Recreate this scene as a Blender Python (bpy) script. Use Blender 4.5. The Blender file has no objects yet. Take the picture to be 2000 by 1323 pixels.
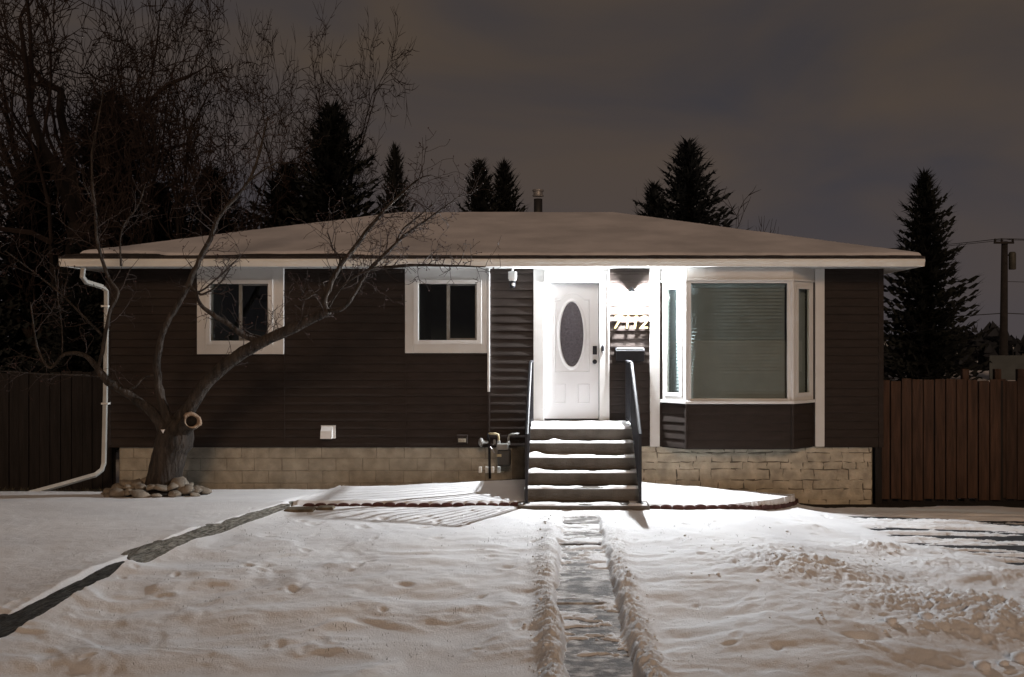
import bpy, bmesh, math, random
import numpy as np
from mathutils import Vector, Matrix, noise as mnoise

R = math.radians
scene = bpy.context.scene
col = scene.collection

# ------------------------------------------------------------------ camera
F, CX, CY, ZC = 1980.0, 1090.0, 661.5, 2.2      # focal length in photo pixels, principal point, eye height
cam_data = bpy.data.cameras.new('camera')
cam_data.sensor_width = 36.0
cam_data.lens = 36.0 * F / 2000.0
cam_data.shift_x = (1000.0 - CX) / 2000.0
cam_data.clip_start = 0.1
cam_data.clip_end = 2000.0
cam = bpy.data.objects.new('camera', cam_data)
cam.location = (0, 0, ZC)
cam.rotation_euler = (R(90), 0, 0)
col.objects.link(cam)
scene.camera = cam

# ------------------------------------------------------------------ night sky: low cloud lit from below by the city
world = bpy.data.worlds.new('World')
scene.world = world
world.use_nodes = True
wn, wl = world.node_tree.nodes, world.node_tree.links
wn.clear()
w_out = wn.new('ShaderNodeOutputWorld')
w_bg = wn.new('ShaderNodeBackground')
w_tc = wn.new('ShaderNodeTexCoord')
w_map = wn.new('ShaderNodeMapping'); w_map.inputs['Scale'].default_value = (1.0, 1.0, 3.2)
w_n = wn.new('ShaderNodeTexNoise'); w_n.inputs['Scale'].default_value = 3.1; w_n.inputs['Detail'].default_value = 4.0; w_n.inputs['Distortion'].default_value = 0.5
w_n.inputs['Roughness'].default_value = 0.45
w_r = wn.new('ShaderNodeValToRGB')
w_r.color_ramp.elements[0].position = 0.33; w_r.color_ramp.elements[0].color = (0.040, 0.0365, 0.040, 1)
w_r.color_ramp.elements[1].position = 0.68; w_r.color_ramp.elements[1].color = (0.070, 0.051, 0.037, 1)
wl.new(w_tc.outputs['Generated'], w_map.inputs['Vector'])
wl.new(w_map.outputs['Vector'], w_n.inputs['Vector'])
wl.new(w_n.outputs['Fac'], w_r.inputs['Fac'])
# towards the horizon the cloud is a cooler violet grey
w_sep = wn.new('ShaderNodeSeparateXYZ'); wl.new(w_tc.outputs['Generated'], w_sep.inputs['Vector'])
w_mr = wn.new('ShaderNodeMapRange'); w_mr.inputs['From Min'].default_value = 0.02; w_mr.inputs['From Max'].default_value = 0.26
wl.new(w_sep.outputs['Z'], w_mr.inputs['Value'])
w_mix = wn.new('ShaderNodeMixRGB'); w_mix.inputs['Color1'].default_value = (0.056, 0.052, 0.063, 1)
w_f = wn.new('ShaderNodeMath'); w_f.operation = 'MULTIPLY_ADD'; w_f.inputs[1].default_value = 0.55; w_f.inputs[2].default_value = 0.45
wl.new(w_mr.outputs['Result'], w_f.inputs[0]); wl.new(w_f.outputs['Value'], w_mix.inputs['Fac'])
wl.new(w_r.outputs['Color'], w_mix.inputs['Color2'])
wl.new(w_mix.outputs['Color'], w_bg.inputs['Color'])
w_bg.inputs['Strength'].default_value = 1.12
wl.new(w_bg.outputs['Background'], w_out.inputs['Surface'])

# ------------------------------------------------------------------ the one sun: weak warm light standing in for unseen street lamps behind the camera
street_light_data = bpy.data.lights.new('street_light', 'SUN')
street_light_data.energy = 0.84
street_light_data.angle = R(14)
street_light_data.color = (1.0, 0.67, 0.43)
street_light = bpy.data.objects.new('street_light', street_light_data)
street_light_dir = Vector((-0.12, math.cos(R(23)), -math.sin(R(23))))     # direction the light travels
street_light.rotation_euler = street_light_dir.to_track_quat('-Z', 'Y').to_euler()
street_light.location = (2, -20, 12)
col.objects.link(street_light)
LAMP_STRENGTH = 35000.0

vs = scene.view_settings
vs.view_transform = 'Standard'; vs.look = 'None'; vs.exposure = 0.0; vs.gamma = 1.0; vs.use_curve_mapping = False

# ------------------------------------------------------------------ helpers
def U(px, py, Y):
    return Vector(((px - CX) * Y / F, Y, ZC + (CY - py) * Y / F))
def WX(px, Y=15.0): return (px - CX) * Y / F
def WZ(py, Y=15.0): return ZC + (CY - py) * Y / F

MATS = {}
def mat(name, color, rough=0.7, var=0.15, scale=6.0, bump=0.0, bscale=40.0, color2=None, metallic=0.0, spec=0.4, stretch=(1, 1, 1), detail=5.0, bdist=0.02):
    """principled material whose colour wanders between two tones by noise, with noise relief"""
    if name in MATS: return MATS[name]
    m = bpy.data.materials.new(name); m.use_nodes = True
    n, l = m.node_tree.nodes, m.node_tree.links
    b = n['Principled BSDF']
    b.inputs['Roughness'].default_value = rough
    b.inputs['Metallic'].default_value = metallic
    b.inputs['Specular IOR Level'].default_value = spec
    g = n.new('ShaderNodeNewGeometry')
    mp = n.new('ShaderNodeMapping'); mp.inputs['Scale'].default_value = stretch
    l.new(g.outputs['Position'], mp.inputs['Vector'])
    t = n.new('ShaderNodeTexNoise'); t.inputs['Scale'].default_value = scale; t.inputs['Detail'].default_value = detail
    l.new(mp.outputs['Vector'], t.inputs['Vector'])
    r = n.new('ShaderNodeValToRGB')
    c1 = [max(0, c * (1 - var)) for c in color] + [1]
    c2 = ([c * (1 + var) for c in color] + [1]) if color2 is None else list(color2) + [1]
    r.color_ramp.elements[0].position = 0.32; r.color_ramp.elements[0].color = c1
    r.color_ramp.elements[1].position = 0.68; r.color_ramp.elements[1].color = c2
    l.new(t.outputs['Fac'], r.inputs['Fac'])
    l.new(r.outputs['Color'], b.inputs['Base Color'])
    if bump > 0:
        t2 = n.new('ShaderNodeTexNoise'); t2.inputs['Scale'].default_value = bscale; t2.inputs['Detail'].default_value = 6.0
        l.new(mp.outputs['Vector'], t2.inputs['Vector'])
        bp = n.new('ShaderNodeBump'); bp.inputs['Strength'].default_value = min(1.0, bump); bp.inputs['Distance'].default_value = bdist
        l.new(t2.outputs['Fac'], bp.inputs['Height'])
        l.new(bp.outputs['Normal'], b.inputs['Normal'])
    MATS[name] = m
    return m

def tag(o, label=None, cat=None, group=None, kind=None):
    if label: o['label'] = label
    if cat: o['category'] = cat
    if group: o['group'] = group
    if kind: o['kind'] = kind
    return o

def thing(name, label, cat, loc=(0, 0, 0), group=None):
    o = bpy.data.objects.new(name, None); col.objects.link(o)
    o.location = loc; o.empty_display_size = 0.1
    return tag(o, label, cat, group)

def link(name, me, m=None, parent=None, smooth=False):
    """one mesh object; its mesh is in world coordinates"""
    o = bpy.data.objects.new(name, me); col.objects.link(o)
    if m is not None and len(me.materials) == 0: me.materials.append(m)
    if smooth:
        me.polygons.foreach_set('use_smooth', np.ones(len(me.polygons), dtype=bool))
    if parent is not None:
        o.parent = parent
        if parent.type == 'EMPTY': o.location = -Vector(parent.location)
        else: o.location = (0, 0, 0)
    return o

class MB:
    """collects vertices and faces; build() links them as one mesh object"""
    def __init__(s): s.v = []; s.f = []
    def add(s, vs_, fs_):
        n = len(s.v); s.v.extend([tuple(p) for p in vs_]); s.f.extend([tuple(i + n for i in q) for q in fs_]); return s
    def box(s, x0, x1, y0, y1, z0, z1):
        return s.add([(x0, y0, z0), (x1, y0, z0), (x1, y1, z0), (x0, y1, z0), (x0, y0, z1), (x1, y0, z1), (x1, y1, z1), (x0, y1, z1)],
                     [(0, 3, 2, 1), (4, 5, 6, 7), (0, 1, 5, 4), (1, 2, 6, 5), (2, 3, 7, 6), (3, 0, 4, 7)])
    def obox(s, p0, p1, u0, u1, z0, z1, d0, d1):
        """box along the plan segment p0->p1 (u metres along it), d metres outward (to the right of the direction)"""
        p0 = Vector(p0); p1 = Vector(p1); t = (p1 - p0).normalized(); nn = Vector((t.y, -t.x))
        q = []
        for z in (z0, z1):
            for (u, d) in ((u0, d1), (u1, d1), (u1, d0), (u0, d0)):
                p = p0 + t * u + nn * d; q.append((p.x, p.y, z))
        return s.add(q, [(0, 3, 2, 1), (4, 5, 6, 7), (0, 1, 5, 4), (1, 2, 6, 5), (2, 3, 7, 6), (3, 0, 4, 7)])
    def tube(s, pts, rad, sides=8, caps=True, twist=0.0):
        pts = [Vector(p) for p in pts]
        n = len(pts)
        rr = rad if isinstance(rad, (list, tuple)) else [rad] * n
        rings = []
        prev = None
        for i, p in enumerate(pts):
            t = (pts[min(i + 1, n - 1)] - pts[max(i - 1, 0)])
            t = t.normalized() if t.length > 1e-9 else Vector((0, 0, 1))
            if prev is None:
                a = Vector((0, -1, 0)) if abs(t.y) < 0.9 else Vector((1, 0, 0))
            else: a = prev
            a = a - t * a.dot(t)
            a = a.normalized() if a.length > 1e-6 else t.orthogonal().normalized()
            prev = a; bb = t.cross(a)
            ring = []
            for k in range(sides):
                an = 2 * math.pi * (k + 0.5) / sides + twist
                ring.append(p + (a * math.cos(an) + bb * math.sin(an)) * rr[i])
            rings.append(ring)
        vs_ = [q for r_ in rings for q in r_]
        fs_ = []
        for i in range(n - 1):
            for k in range(sides):
                k2 = (k + 1) % sides
                fs_.append((i * sides + k, i * sides + k2, (i + 1) * sides + k2, (i + 1) * sides + k))
        if caps:
            fs_.append(tuple(range(sides - 1, -1, -1)))
            fs_.append(tuple((n - 1) * sides + k for k in range(sides)))
        return s.add(vs_, fs_)
    def lathe(s, c, prof, sides=16, axis='Z'):
        """prof: list of (radius, height) from the bottom up round the axis through c"""
        vs_ = []; fs_ = []
        for (r_, h) in prof:
            for k in range(sides):
                an = 2 * math.pi * k / sides
                a_, b_ = r_ * math.cos(an), r_ * math.sin(an)
                if axis == 'Z': vs_.append((c[0] + a_, c[1] + b_, c[2] + h))
                elif axis == 'Y': vs_.append((c[0] + a_, c[1] - h, c[2] + b_))
                else: vs_.append((c[0] + h, c[1] + a_, c[2] + b_))
        for i in range(len(prof) - 1):
            for k in range(sides):
                k2 = (k + 1) % sides
                fs_.append((i * sides + k, i * sides + k2, (i + 1) * sides + k2, (i + 1) * sides + k))
        fs_.append(tuple(range(sides - 1, -1, -1)))
        fs_.append(tuple((len(prof) - 1) * sides + k for k in range(sides)))
        return s.add(vs_, fs_)
    def mesh(s, name):
        me = bpy.data.meshes.new(name); me.from_pydata(s.v, [], s.f); me.update(); return me
    def build(s, name, m, parent=None, smooth=False, bevel=0.0):
        me = s.mesh(name)
        if bevel > 0:
            bm = bmesh.new(); bm.from_mesh(me)
            bmesh.ops.recalc_face_normals(bm, faces=bm.faces[:])
            bmesh.ops.bevel(bm, geom=[e for e in bm.edges if e.is_manifold and e.calc_face_angle(0) > 0.5], offset=bevel, segments=2, profile=0.5, affect='EDGES', clamp_overlap=True)
            bm.to_mesh(me); bm.free()
        else:
            bm = bmesh.new(); bm.from_mesh(me); bmesh.ops.recalc_face_normals(bm, faces=bm.faces[:]); bm.to_mesh(me); bm.free()
        return link(name, me, m, parent, smooth)

def box(name, x0, x1, y0, y1, z0, z1, m, parent=None, bevel=0.0):
    return MB().box(x0, x1, y0, y1, z0, z1).build(name, m, parent, bevel=bevel)

# numpy value noise
def _hash(ix, iy, seed):
    h = (ix.astype(np.int64) * 374761393 + iy.astype(np.int64) * 668265263 + seed * 1274126177) & 0x7fffffff
    h = ((h ^ (h >> 13)) * 1274126177) & 0x7fffffff
    h = (h ^ (h >> 16)) & 0x7fffffff
    return h / float(0x7fffffff)
def vn(x, y, seed=0):
    ix = np.floor(x); iy = np.floor(y); fx = x - ix; fy = y - iy
    u = fx * fx * fx * (fx * (fx * 6 - 15) + 10); v = fy * fy * fy * (fy * (fy * 6 - 15) + 10)
    a = _hash(ix, iy, seed); b = _hash(ix + 1, iy, seed); c = _hash(ix, iy + 1, seed); d = _hash(ix + 1, iy + 1, seed)
    return (a * (1 - u) + b * u) * (1 - v) + (c * (1 - u) + d * u) * v
def fbm(x, y, seed=0, o=4, g=0.5):
    t = np.zeros_like(x, dtype=float); a = 1.0; s = 0.0
    for i in range(o):
        # rotate every octave so that no lattice shows
        ca, sa = math.cos(0.7 * i + 0.4), math.sin(0.7 * i + 0.4)
        t = t + a * vn((x * ca - y * sa) * 2 ** i + 17.3 * i, (x * sa + y * ca) * 2 ** i + 9.1 * i, seed + i); s += a; a *= g
    return t / s
def sst(a, b, x):
    t = np.clip((x - a) / (b - a), 0, 1); return t * t * (3 - 2 * t)

# ------------------------------------------------------------------ materials
def snow_material(name, col_a, col_b, grain=0.55, wear=None):
    m = bpy.data.materials.new(name); m.use_nodes = True
    n, l = m.node_tree.nodes, m.node_tree.links
    b = n['Principled BSDF']; b.inputs['Roughness'].default_value = 0.75; b.inputs['Specular IOR Level'].default_value = 0.25
    g = n.new('ShaderNodeNewGeometry')
    t = n.new('ShaderNodeTexNoise'); t.inputs['Scale'].default_value = 1.3; t.inputs['Detail'].default_value = 7
    l.new(g.outputs['Position'], t.inputs['Vector'])
    r = n.new('ShaderNodeValToRGB'); r.color_ramp.elements[0].position = 0.35; r.color_ramp.elements[1].position = 0.65
    r.color_ramp.elements[0].color = (*col_a, 1); r.color_ramp.elements[1].color = (*col_b, 1)
    l.new(t.outputs['Fac'], r.inputs['Fac']); l.new(r.outputs['Color'], b.inputs['Base Color'])
    t1 = n.new('ShaderNodeTexNoise'); t1.inputs['Scale'].default_value = 60; t1.inputs['Detail'].default_value = 8; t1.inputs['Roughness'].default_value = 0.7
    l.new(g.outputs['Position'], t1.inputs['Vector'])
    bp = n.new('ShaderNodeBump'); bp.inputs['Strength'].default_value = grain; bp.inputs['Distance'].default_value = 0.02
    l.new(t1.outputs['Fac'], bp.inputs['Height']); l.new(bp.outputs['Normal'], b.inputs['Normal'])
    return m
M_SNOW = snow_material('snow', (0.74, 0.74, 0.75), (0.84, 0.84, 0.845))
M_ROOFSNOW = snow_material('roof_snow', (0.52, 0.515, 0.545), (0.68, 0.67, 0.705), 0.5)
M_STEPSNOW = snow_material('step_snow', (0.78, 0.78, 0.79), (0.85, 0.85, 0.855), 0.3)
M_SOIL = mat('bare_soil', (0.014, 0.011, 0.0085), 0.95, 0.5, 9, 1.0, 60)  # tone darkened to hold the shade of the recess along the foundation
M_SIDING = mat('brown_siding', (0.0270, 0.0200, 0.0168), 0.85, 0.16, 3.0, 0.0, 7.0, stretch=(1, 1, 4), spec=0.22)
M_WHITE = mat('white_trim', (0.56, 0.55, 0.535), 0.5, 0.04, 3.0, 0.04, 30)
M_VINYL = mat('white_vinyl', (0.62, 0.615, 0.605), 0.35, 0.03, 3.0)
M_SOFFIT = mat('soffit', (0.52, 0.52, 0.51), 0.5, 0.05, 3.0)
M_GUTTER = mat('gutter_paint', (0.74, 0.73, 0.69), 0.45, 0.06, 3.0, 0.05, 20)
M_DOOR = mat('door_paint', (0.60, 0.60, 0.61), 0.42, 0.02, 4.0)
M_FOUND = mat('parging', (0.31, 0.28, 0.225), 0.9, 0.24, 5.0, 0.7, 28)
M_FOUND2 = mat('bounce_lit_stone', (0.43, 0.385, 0.305), 0.9, 0.26, 6.0, 0.7, 28)  # paler tone on the right run: light bounced off snow put into the colour
M_JOINT = mat('parging_joint', (0.15, 0.13, 0.10), 0.95, 0.25, 7.0, 0.5, 40)
M_SHINGLE = mat('shingle', (0.035, 0.028, 0.026), 0.9, 0.4, 14, 0.8, 60)
M_CONC = mat('step_concrete', (0.105, 0.093, 0.080), 0.9, 0.22, 5, 0.5, 70)
M_IRON = mat('black_iron', (0.016, 0.016, 0.020), 0.55, 0.2, 20, 0.05, 80, spec=0.3)
M_DARKMETAL = mat('dark_metal', (0.010, 0.010, 0.013), 0.6, 0.2, 20, spec=0.25)
M_GREYMETAL = mat('grey_meter_paint', (0.20, 0.20, 0.19), 0.5, 0.15, 12, 0.1, 40)
M_YELLOW = mat('pale_pipe', (0.42, 0.36, 0.22), 0.5, 0.15, 15)
M_GALV = mat('galvanised', (0.34, 0.34, 0.35), 0.45, 0.2, 15, metallic=0.6)
M_BARK = mat('bark', (0.036, 0.028, 0.0225), 0.95, 0.6, 16, 1.0, 30, stretch=(1, 1, 0.22), bdist=0.06)
M_TWIG = mat('twig_bark', (0.034, 0.022, 0.018), 0.85, 0.3, 18)
M_CUTWOOD = mat('cut_wood', (0.27, 0.19, 0.13), 0.8, 0.35, 22, 0.5, 60)
M_BERRY = mat('dry_fruit', (0.05, 0.02, 0.015), 0.7, 0.3, 30)
M_ROCK = mat('river_rock', (0.19, 0.16, 0.125), 0.85, 0.5, 5, 0.4, 50)
M_FARBARK = mat('far_bark', (0.016, 0.012, 0.011), 0.95, 0.3, 6)
M_FARTWIG = mat('far_twig', (0.016, 0.010, 0.009), 0.95, 0.3, 6)
M_NEEDLE = mat('needles', (0.010, 0.0125, 0.0125), 0.9, 0.3, 3)
M_NEEDLE2 = mat('needles_blue', (0.019, 0.025, 0.031), 0.9, 0.3, 3)
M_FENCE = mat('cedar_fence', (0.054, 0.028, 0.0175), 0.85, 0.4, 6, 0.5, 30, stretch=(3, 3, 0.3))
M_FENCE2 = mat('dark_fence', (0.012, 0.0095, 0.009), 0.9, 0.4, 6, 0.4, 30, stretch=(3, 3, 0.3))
M_TIMBER = mat('weathered_timber', (0.19, 0.178, 0.15), 0.95, 0.5, 9, 1.0, 14, stretch=(3, .6, 5), bdist=0.06)
M_TIMBER2 = mat('rotten_timber', (0.034, 0.031, 0.026), 0.95, 0.6, 9, 1.0, 14, stretch=(3, .6, 5), bdist=0.06)
M_EDGE = mat('red_edging', (0.075, 0.031, 0.026), 0.9, 0.35, 9, 0.5, 50)
M_POLE = mat('pole_wood', (0.02, 0.018, 0.018), 0.9, 0.3, 5)
M_WIRE = mat('wire', (0.012, 0.012, 0.013), 0.7, 0.1, 5)
M_ASPHALT = mat('asphalt', (0.03, 0.03, 0.033), 0.85, 0.3, 14, 0.6, 90)
M_DIGIT = mat('tan_digit', (0.36, 0.25, 0.11), 0.5, 0.12, 25)
M_DARKROOM = mat('dark_room', (0.07, 0.08, 0.085), 0.95, 0.2, 2)
M_BLIND = mat('grey_blind', (0.335, 0.35, 0.375), 0.8, 0.08, 4)
M_GRASS = mat('dry_grass', (0.09, 0.07, 0.04), 0.9, 0.4, 12)

def glass_material(name, tint, refl_rough=0.02, fac=0.88):
    m = bpy.data.materials.new(name); m.use_nodes = True
    n, l = m.node_tree.nodes, m.node_tree.links
    for q in list(n): n.remove(q)
    o = n.new('ShaderNodeOutputMaterial'); tr = n.new('ShaderNodeBsdfTransparent'); gl = n.new('ShaderNodeBsdfGlossy')
    tr.inputs['Color'].default_value = (*tint, 1); gl.inputs['Roughness'].default_value = refl_rough
    lw = n.new('ShaderNodeLayerWeight'); lw.inputs['Blend'].default_value = 0.5
    pw_ = n.new('ShaderNodeMath'); pw_.operation = 'POWER'; pw_.inputs[1].default_value = 5.0
    fr = n.new('ShaderNodeMath'); fr.operation = 'MULTIPLY_ADD'; fr.inputs[1].default_value = 0.94; fr.inputs[2].default_value = 0.05
    l.new(lw.outputs['Facing'], pw_.inputs[0]); l.new(pw_.outputs['Value'], fr.inputs[0])
    mx = n.new('ShaderNodeMixShader')
    l.new(fr.outputs['Value'], mx.inputs['Fac']); l.new(tr.outputs['BSDF'], mx.inputs[1]); l.new(gl.outputs['BSDF'], mx.inputs[2])
    l.new(mx.outputs['Shader'], o.inputs['Surface'])
    return m
M_GLASS = glass_material('window_glass', (0.86, 0.9, 0.88))
M_OVAL = mat('obscure_glass', (0.055, 0.052, 0.062), 0.25, 0.35, 30, 0.35, 45, spec=0.5)

m = bpy.data.materials.new('lamp_globe'); m.use_nodes = True
_b = m.node_tree.nodes['Principled BSDF']
_b.inputs['Base Color'].default_value = (0.9, 0.9, 0.9, 1)
_b.inputs['Emission Color'].default_value = (0.92, 0.96, 1.0, 1); _b.inputs['Emission Strength'].default_value = LAMP_STRENGTH
M_GLOBE = m

# walk slabs: concrete with trodden snow left in patches
def walk_material():
    m = bpy.data.materials.new('walk_concrete'); m.use_nodes = True
    n, l = m.node_tree.nodes, m.node_tree.links
    b = n['Principled BSDF']; b.inputs['Roughness'].default_value = 0.8
    g = n.new('ShaderNodeNewGeometry')
    mp = n.new('ShaderNodeMapping'); mp.inputs['Scale'].default_value = (1.3, 2.4, 1.0)
    l.new(g.outputs['Position'], mp.inputs['Vector'])
    t = n.new('ShaderNodeTexNoise'); t.inputs['Scale'].default_value = 4.2; t.inputs['Detail'].default_value = 9; t.inputs['Roughness'].default_value = 0.62
    l.new(mp.outputs['Vector'], t.inputs['Vector'])
    r = n.new('ShaderNodeValToRGB'); r.color_ramp.elements[0].position = 0.44; r.color_ramp.elements[1].position = 0.63
    r.color_ramp.elements[0].color = (0.085, 0.075, 0.068, 1); r.color_ramp.elements[1].color = (0.62, 0.61, 0.60, 1)
    e = r.color_ramp.elements.new(0.52); e.color = (0.27, 0.25, 0.235, 1)
    l.new(t.outputs['Fac'], r.inputs['Fac']); l.new(r.outputs['Color'], b.inputs['Base Color'])
    t2 = n.new('ShaderNodeTexNoise'); t2.inputs['Scale'].default_value = 60; t2.inputs['Detail'].default_value = 5
    l.new(g.outputs['Position'], t2.inputs['Vector'])
    ad = n.new('ShaderNodeMath'); ad.operation = 'ADD'
    l.new(t.outputs['Fac'], ad.inputs[0]); l.new(t2.outputs['Fac'], ad.inputs[1])
    bp = n.new('ShaderNodeBump'); bp.inputs['Strength'].default_value = 0.5; bp.inputs['Distance'].default_value = 0.015
    l.new(ad.outputs['Value'], bp.inputs['Height']); l.new(bp.outputs['Normal'], b.inputs['Normal'])
    return m
M_WALK = walk_material()

# ------------------------------------------------------------------ terrain
def A(v): return np.asarray(v, dtype=float)
def x_timber(y): return np.interp(y, [4, 6, 8.04, 9.3, 10.0, 11.1, 12.6, 14.5, 16], [-5.0, -4.7, -4.43, -4.24, -4.17, -3.86, -3.40, -3.15, -3.0])
def x_walk(y): return np.interp(y, [4, 7.5, 9.17, 12, 13], [0.29, 0.31, 0.25, 0.27, 0.30])
def z_right(y): return np.interp(y, [3, 5, 6, 7.5, 9.5, 11, 12.5, 16], [-0.8, -0.52, -0.40, -0.26, -0.10, -0.02, 0.03, 0.03])
def z_left(y): return np.interp(y, [3, 5, 6.5, 8, 9.3, 10, 11, 12.6, 13.75, 15, 16], [-0.48, -0.34, -0.20, -0.06, 0.04, 0.08, 0.12, 0.125, 0.035, -0.06, -0.07])
def e_right(x): return np.interp(x, [0.9, 1.6, 2.13, 2.58, 2.96, 3.36, 3.5, 3.6], [12.74, 12.68, 12.76, 13.1, 13.65, 14.4, 15, 17])
E_LEFT = 12.87
def base_height(x, y):
    """bare ground under the snow"""
    x = A(x); y = A(y)
    xt = x_timber(y)
    s = sst(1.9, 3.9, x)
    zr = z_right(y) * (1 - s) + s * (np.interp(y, [5, 8, 11, 16], [-0.48, -0.36, -0.26, -0.235]))
    lw = np.where(y > 12.7, 1 - sst(-0.16, 0.0, x - xt), 1 - sst(0.0, 0.05, x - xt))
    drift = 0.12 * np.exp(-((y - 9.74) / 0.22) ** 2) * np.exp(-np.maximum(x - xt, 0) / 0.28)
    z = zr + drift
    # beds
    bl = (x > xt) & (x < -0.3) & (y > E_LEFT)
    zbl = np.interp(y, [12.87, 14.9], [0, 1]); zbl = 0.085 * (1 - zbl) + zbl * np.interp(x, [-3.1, -0.6], [0.0, 0.14])
    z = np.where(bl, zbl, z)
    er = e_right(x)
    br = (x > 0.9) & (y > er)
    k = np.clip((y - er) / np.maximum(14.9 - er, 0.3), 0, 1)
    zbr = np.interp(x, [1.0, 2.6, 3.4], [0.085, 0.05, -0.08]) * (1 - k) + k * np.interp(x, [1.1, 3.3], [0.11, -0.12])
    z = np.where(br, zbr, z)
    return z * (1 - lw) + lw * z_left(y)

def in_drive(x, y):
    lim = np.interp(y, [10.0, 10.8, 12.1, 13.75, 14.3], [5.9, 4.9, 4.05, 3.75, 3.7])
    return sst(-0.12, 0.25, x - lim) * sst(9.7, 10.5, y) * (1 - sst(13.75, 13.95, y))

def pix_ground(px, py):
    """where the ray through a photo pixel meets the ground"""
    Y = 11.0
    for _ in range(8):
        x = (px - CX) * Y / F
        z = float(base_height(x, Y)) + 0.04
        Y = 0.35 * Y + 0.65 * (ZC - z) * F / (py - CY)
    return (px - CX) * Y / F, Y

def mound(x, y, c, rx, ry, h, ang=0.0, p=1.6):
    ca, sa = math.cos(ang), math.sin(ang)
    u = ((x - c[0]) * ca + (y - c[1]) * sa) / rx; v = (-(x - c[0]) * sa + (y - c[1]) * ca) / ry
    return h * np.exp(-(np.abs(u) ** 2 + np.abs(v) ** 2) ** (p / 2))

def snow_thickness(x, y):
    x = A(x); y = A(y)
    xt = x_timber(y)
    warp = fbm(x * 0.9, y * 0.9, 3, 3) - 0.5
    hum = fbm(x * 0.80 + 1.6 * warp, y * 1.45 + 1.2 * warp, 11, 4, 0.46) - 0.5            # hummocks
    med = fbm(x * 3.4 + 3 * warp, y * 4.2 - 2 * warp, 23, 3, 0.5) - 0.5
    fine = fbm(x * 14, y * 18, 31, 3, 0.6) - 0.5
    left = 1 - sst(-0.3, 0.0, x - xt)
    bed = ((x > xt) & (x < -0.3) & (y > E_LEFT)) | ((x > 0.9) & (y > e_right(x)))
    nearf = sst(12.3, 9.0, y)
    t = 0.045 + (hum * (0.045 + 0.145 * nearf) + med * 0.024 * (0.3 + 0.7 * nearf)) * (1 - 0.75 * left) + fine * (0.005 + 0.006 * nearf)
    t = np.where(bed, 0.05 + hum * 0.03 + med * 0.008 + fine * 0.003, t)
    t = t + np.where(left > 0.5, med * 0.006, 0)
    # snow banked against the timbers
    t = t + np.where(left < 0.5, 0.026 * (0.5 + 1.0 * fbm(y * 2.0, x * 2.0, 15, 3)) * np.exp(-np.maximum(x - xt - .06, 0) / 0.14) * sst(0.03, 0.06, x - xt), 0)
    # dips and hollows named in the photograph
    for (px, py, rx, ry, h) in [(425, 1235, .42, .20, -.085), (735, 1225, .30, .15, -.07), (870, 1232, .30, .17, -.075), (640, 1285, .34, .16, -.065), (60, 1320, .5, .2, -.07),
                                (700, 1095, .22, .10, -.03), (830, 1165, .34, .10, -.04), (520, 1310, .3, .12, -.05), (1685, 1252, .16, .07, -.06),
                                (1150, 1335, .3, .1, -.0), (1400, 1200, .5, .1, -.03), (1330, 1240, .4, .1, -.03), (1000, 1290, .4, .1, -.03), (660, 1110, .3, .1, .03), (930, 1190, .5, .12, .03)]:
        c = pix_ground(px, py)
        t = t + mound(x, y, c, rx, ry, h)
    # trodden marks, two scattered fields of small pits
    cell = 0.33
    for sd, dens, dep in ((71, 0.13, 0.018), (83, 0.10, 0.012)):
        gx = np.floor(x / cell + sd); gy = np.floor(y / cell + sd * 1.7)
        for dx in (-1, 0, 1):
            for dy in (-1, 0, 1):
                cx_ = gx + dx; cy_ = gy + dy
                on = _hash(cx_, cy_, sd) < dens
                ox = (cx_ + _hash(cx_, cy_, sd + 1) - sd) * cell; oy = (cy_ + _hash(cx_, cy_, sd + 2) - sd * 1.7) * cell
                rr = 0.022 + 0.035 * _hash(cx_, cy_, sd + 3)
                an = 6.28 * _hash(cx_, cy_, sd + 4)
                ux = (x - ox) * np.cos(an) + (y - oy) * np.sin(an); uy = -(x - ox) * np.sin(an) + (y - oy) * np.cos(an)
                d2 = (ux / (rr * 1.7)) ** 2 + (uy / rr) ** 2
                t = t - np.where(on & ~bed & (left < 0.5), dep * np.exp(-d2 * d2 * 1.2) - 0.003 * np.exp(-(np.sqrt(d2) - 1.5) ** 2 * 6), 0)
    t = -0.006 + 0.5 * ((t + 0.006) + np.sqrt((t + 0.006) ** 2 + 0.0003))      # never quite through to the soil
    # ploughed-up heaps on the right, lumpy
    lump = fbm(x * 15, y * 15, 41, 4, 0.62)
    lump2 = np.abs(fbm(x * 26, y * 26, 47, 3, 0.6) - 0.5) * 2
    heaps = 0
    for (px, py, rx, ry, h, an) in [(1600, 1115, .75, .32, .12, .25), (1720, 1080, .40, .22, .11, .2), (1500, 1075, .8, .4, .04, .2), (1590, 1035, .3, .18, .06, 0),
                                    (1900, 1200, .75, .38, .17, -.25), (1950, 1240, .5, .3, .14, 0), (1700, 1190, .6, .25, .05, .2), (1835, 1110, .4, .16, .06, 0), (1800, 1240, .5, .1, .05, .1), (1960, 1130, .8, .3, .06, -.3)]:
        heaps = heaps + mound(x, y, pix_ground(px, py), rx, ry, h, an)
    hm = np.clip(heaps / 0.07, 0, 1)
    t = t + heaps * (0.85 + 0.35 * lump) + hm * ((lump - 0.5) * 0.022 + (lump2 - 0.35) * 0.012 + (fbm(x * 5, y * 7, 43, 3) - 0.5) * 0.03)
    patch = sst(0.5, 0.62, fbm(x * 0.8, y * 0.8, 59, 2)) * sst(1.0, 1.9, x) * sst(8.0, 9.0, y) * (1 - sst(12.2, 12.9, y))
    t = t + patch * ((lump - 0.5) * 0.025 + (lump2 - 0.35) * 0.008)
    # shovelled walk with rims
    dxw = np.abs(x - x_walk(y) + 0.03 * (fbm(y * 3, x * 0 + 3, 5, 3) - 0.5))
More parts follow.
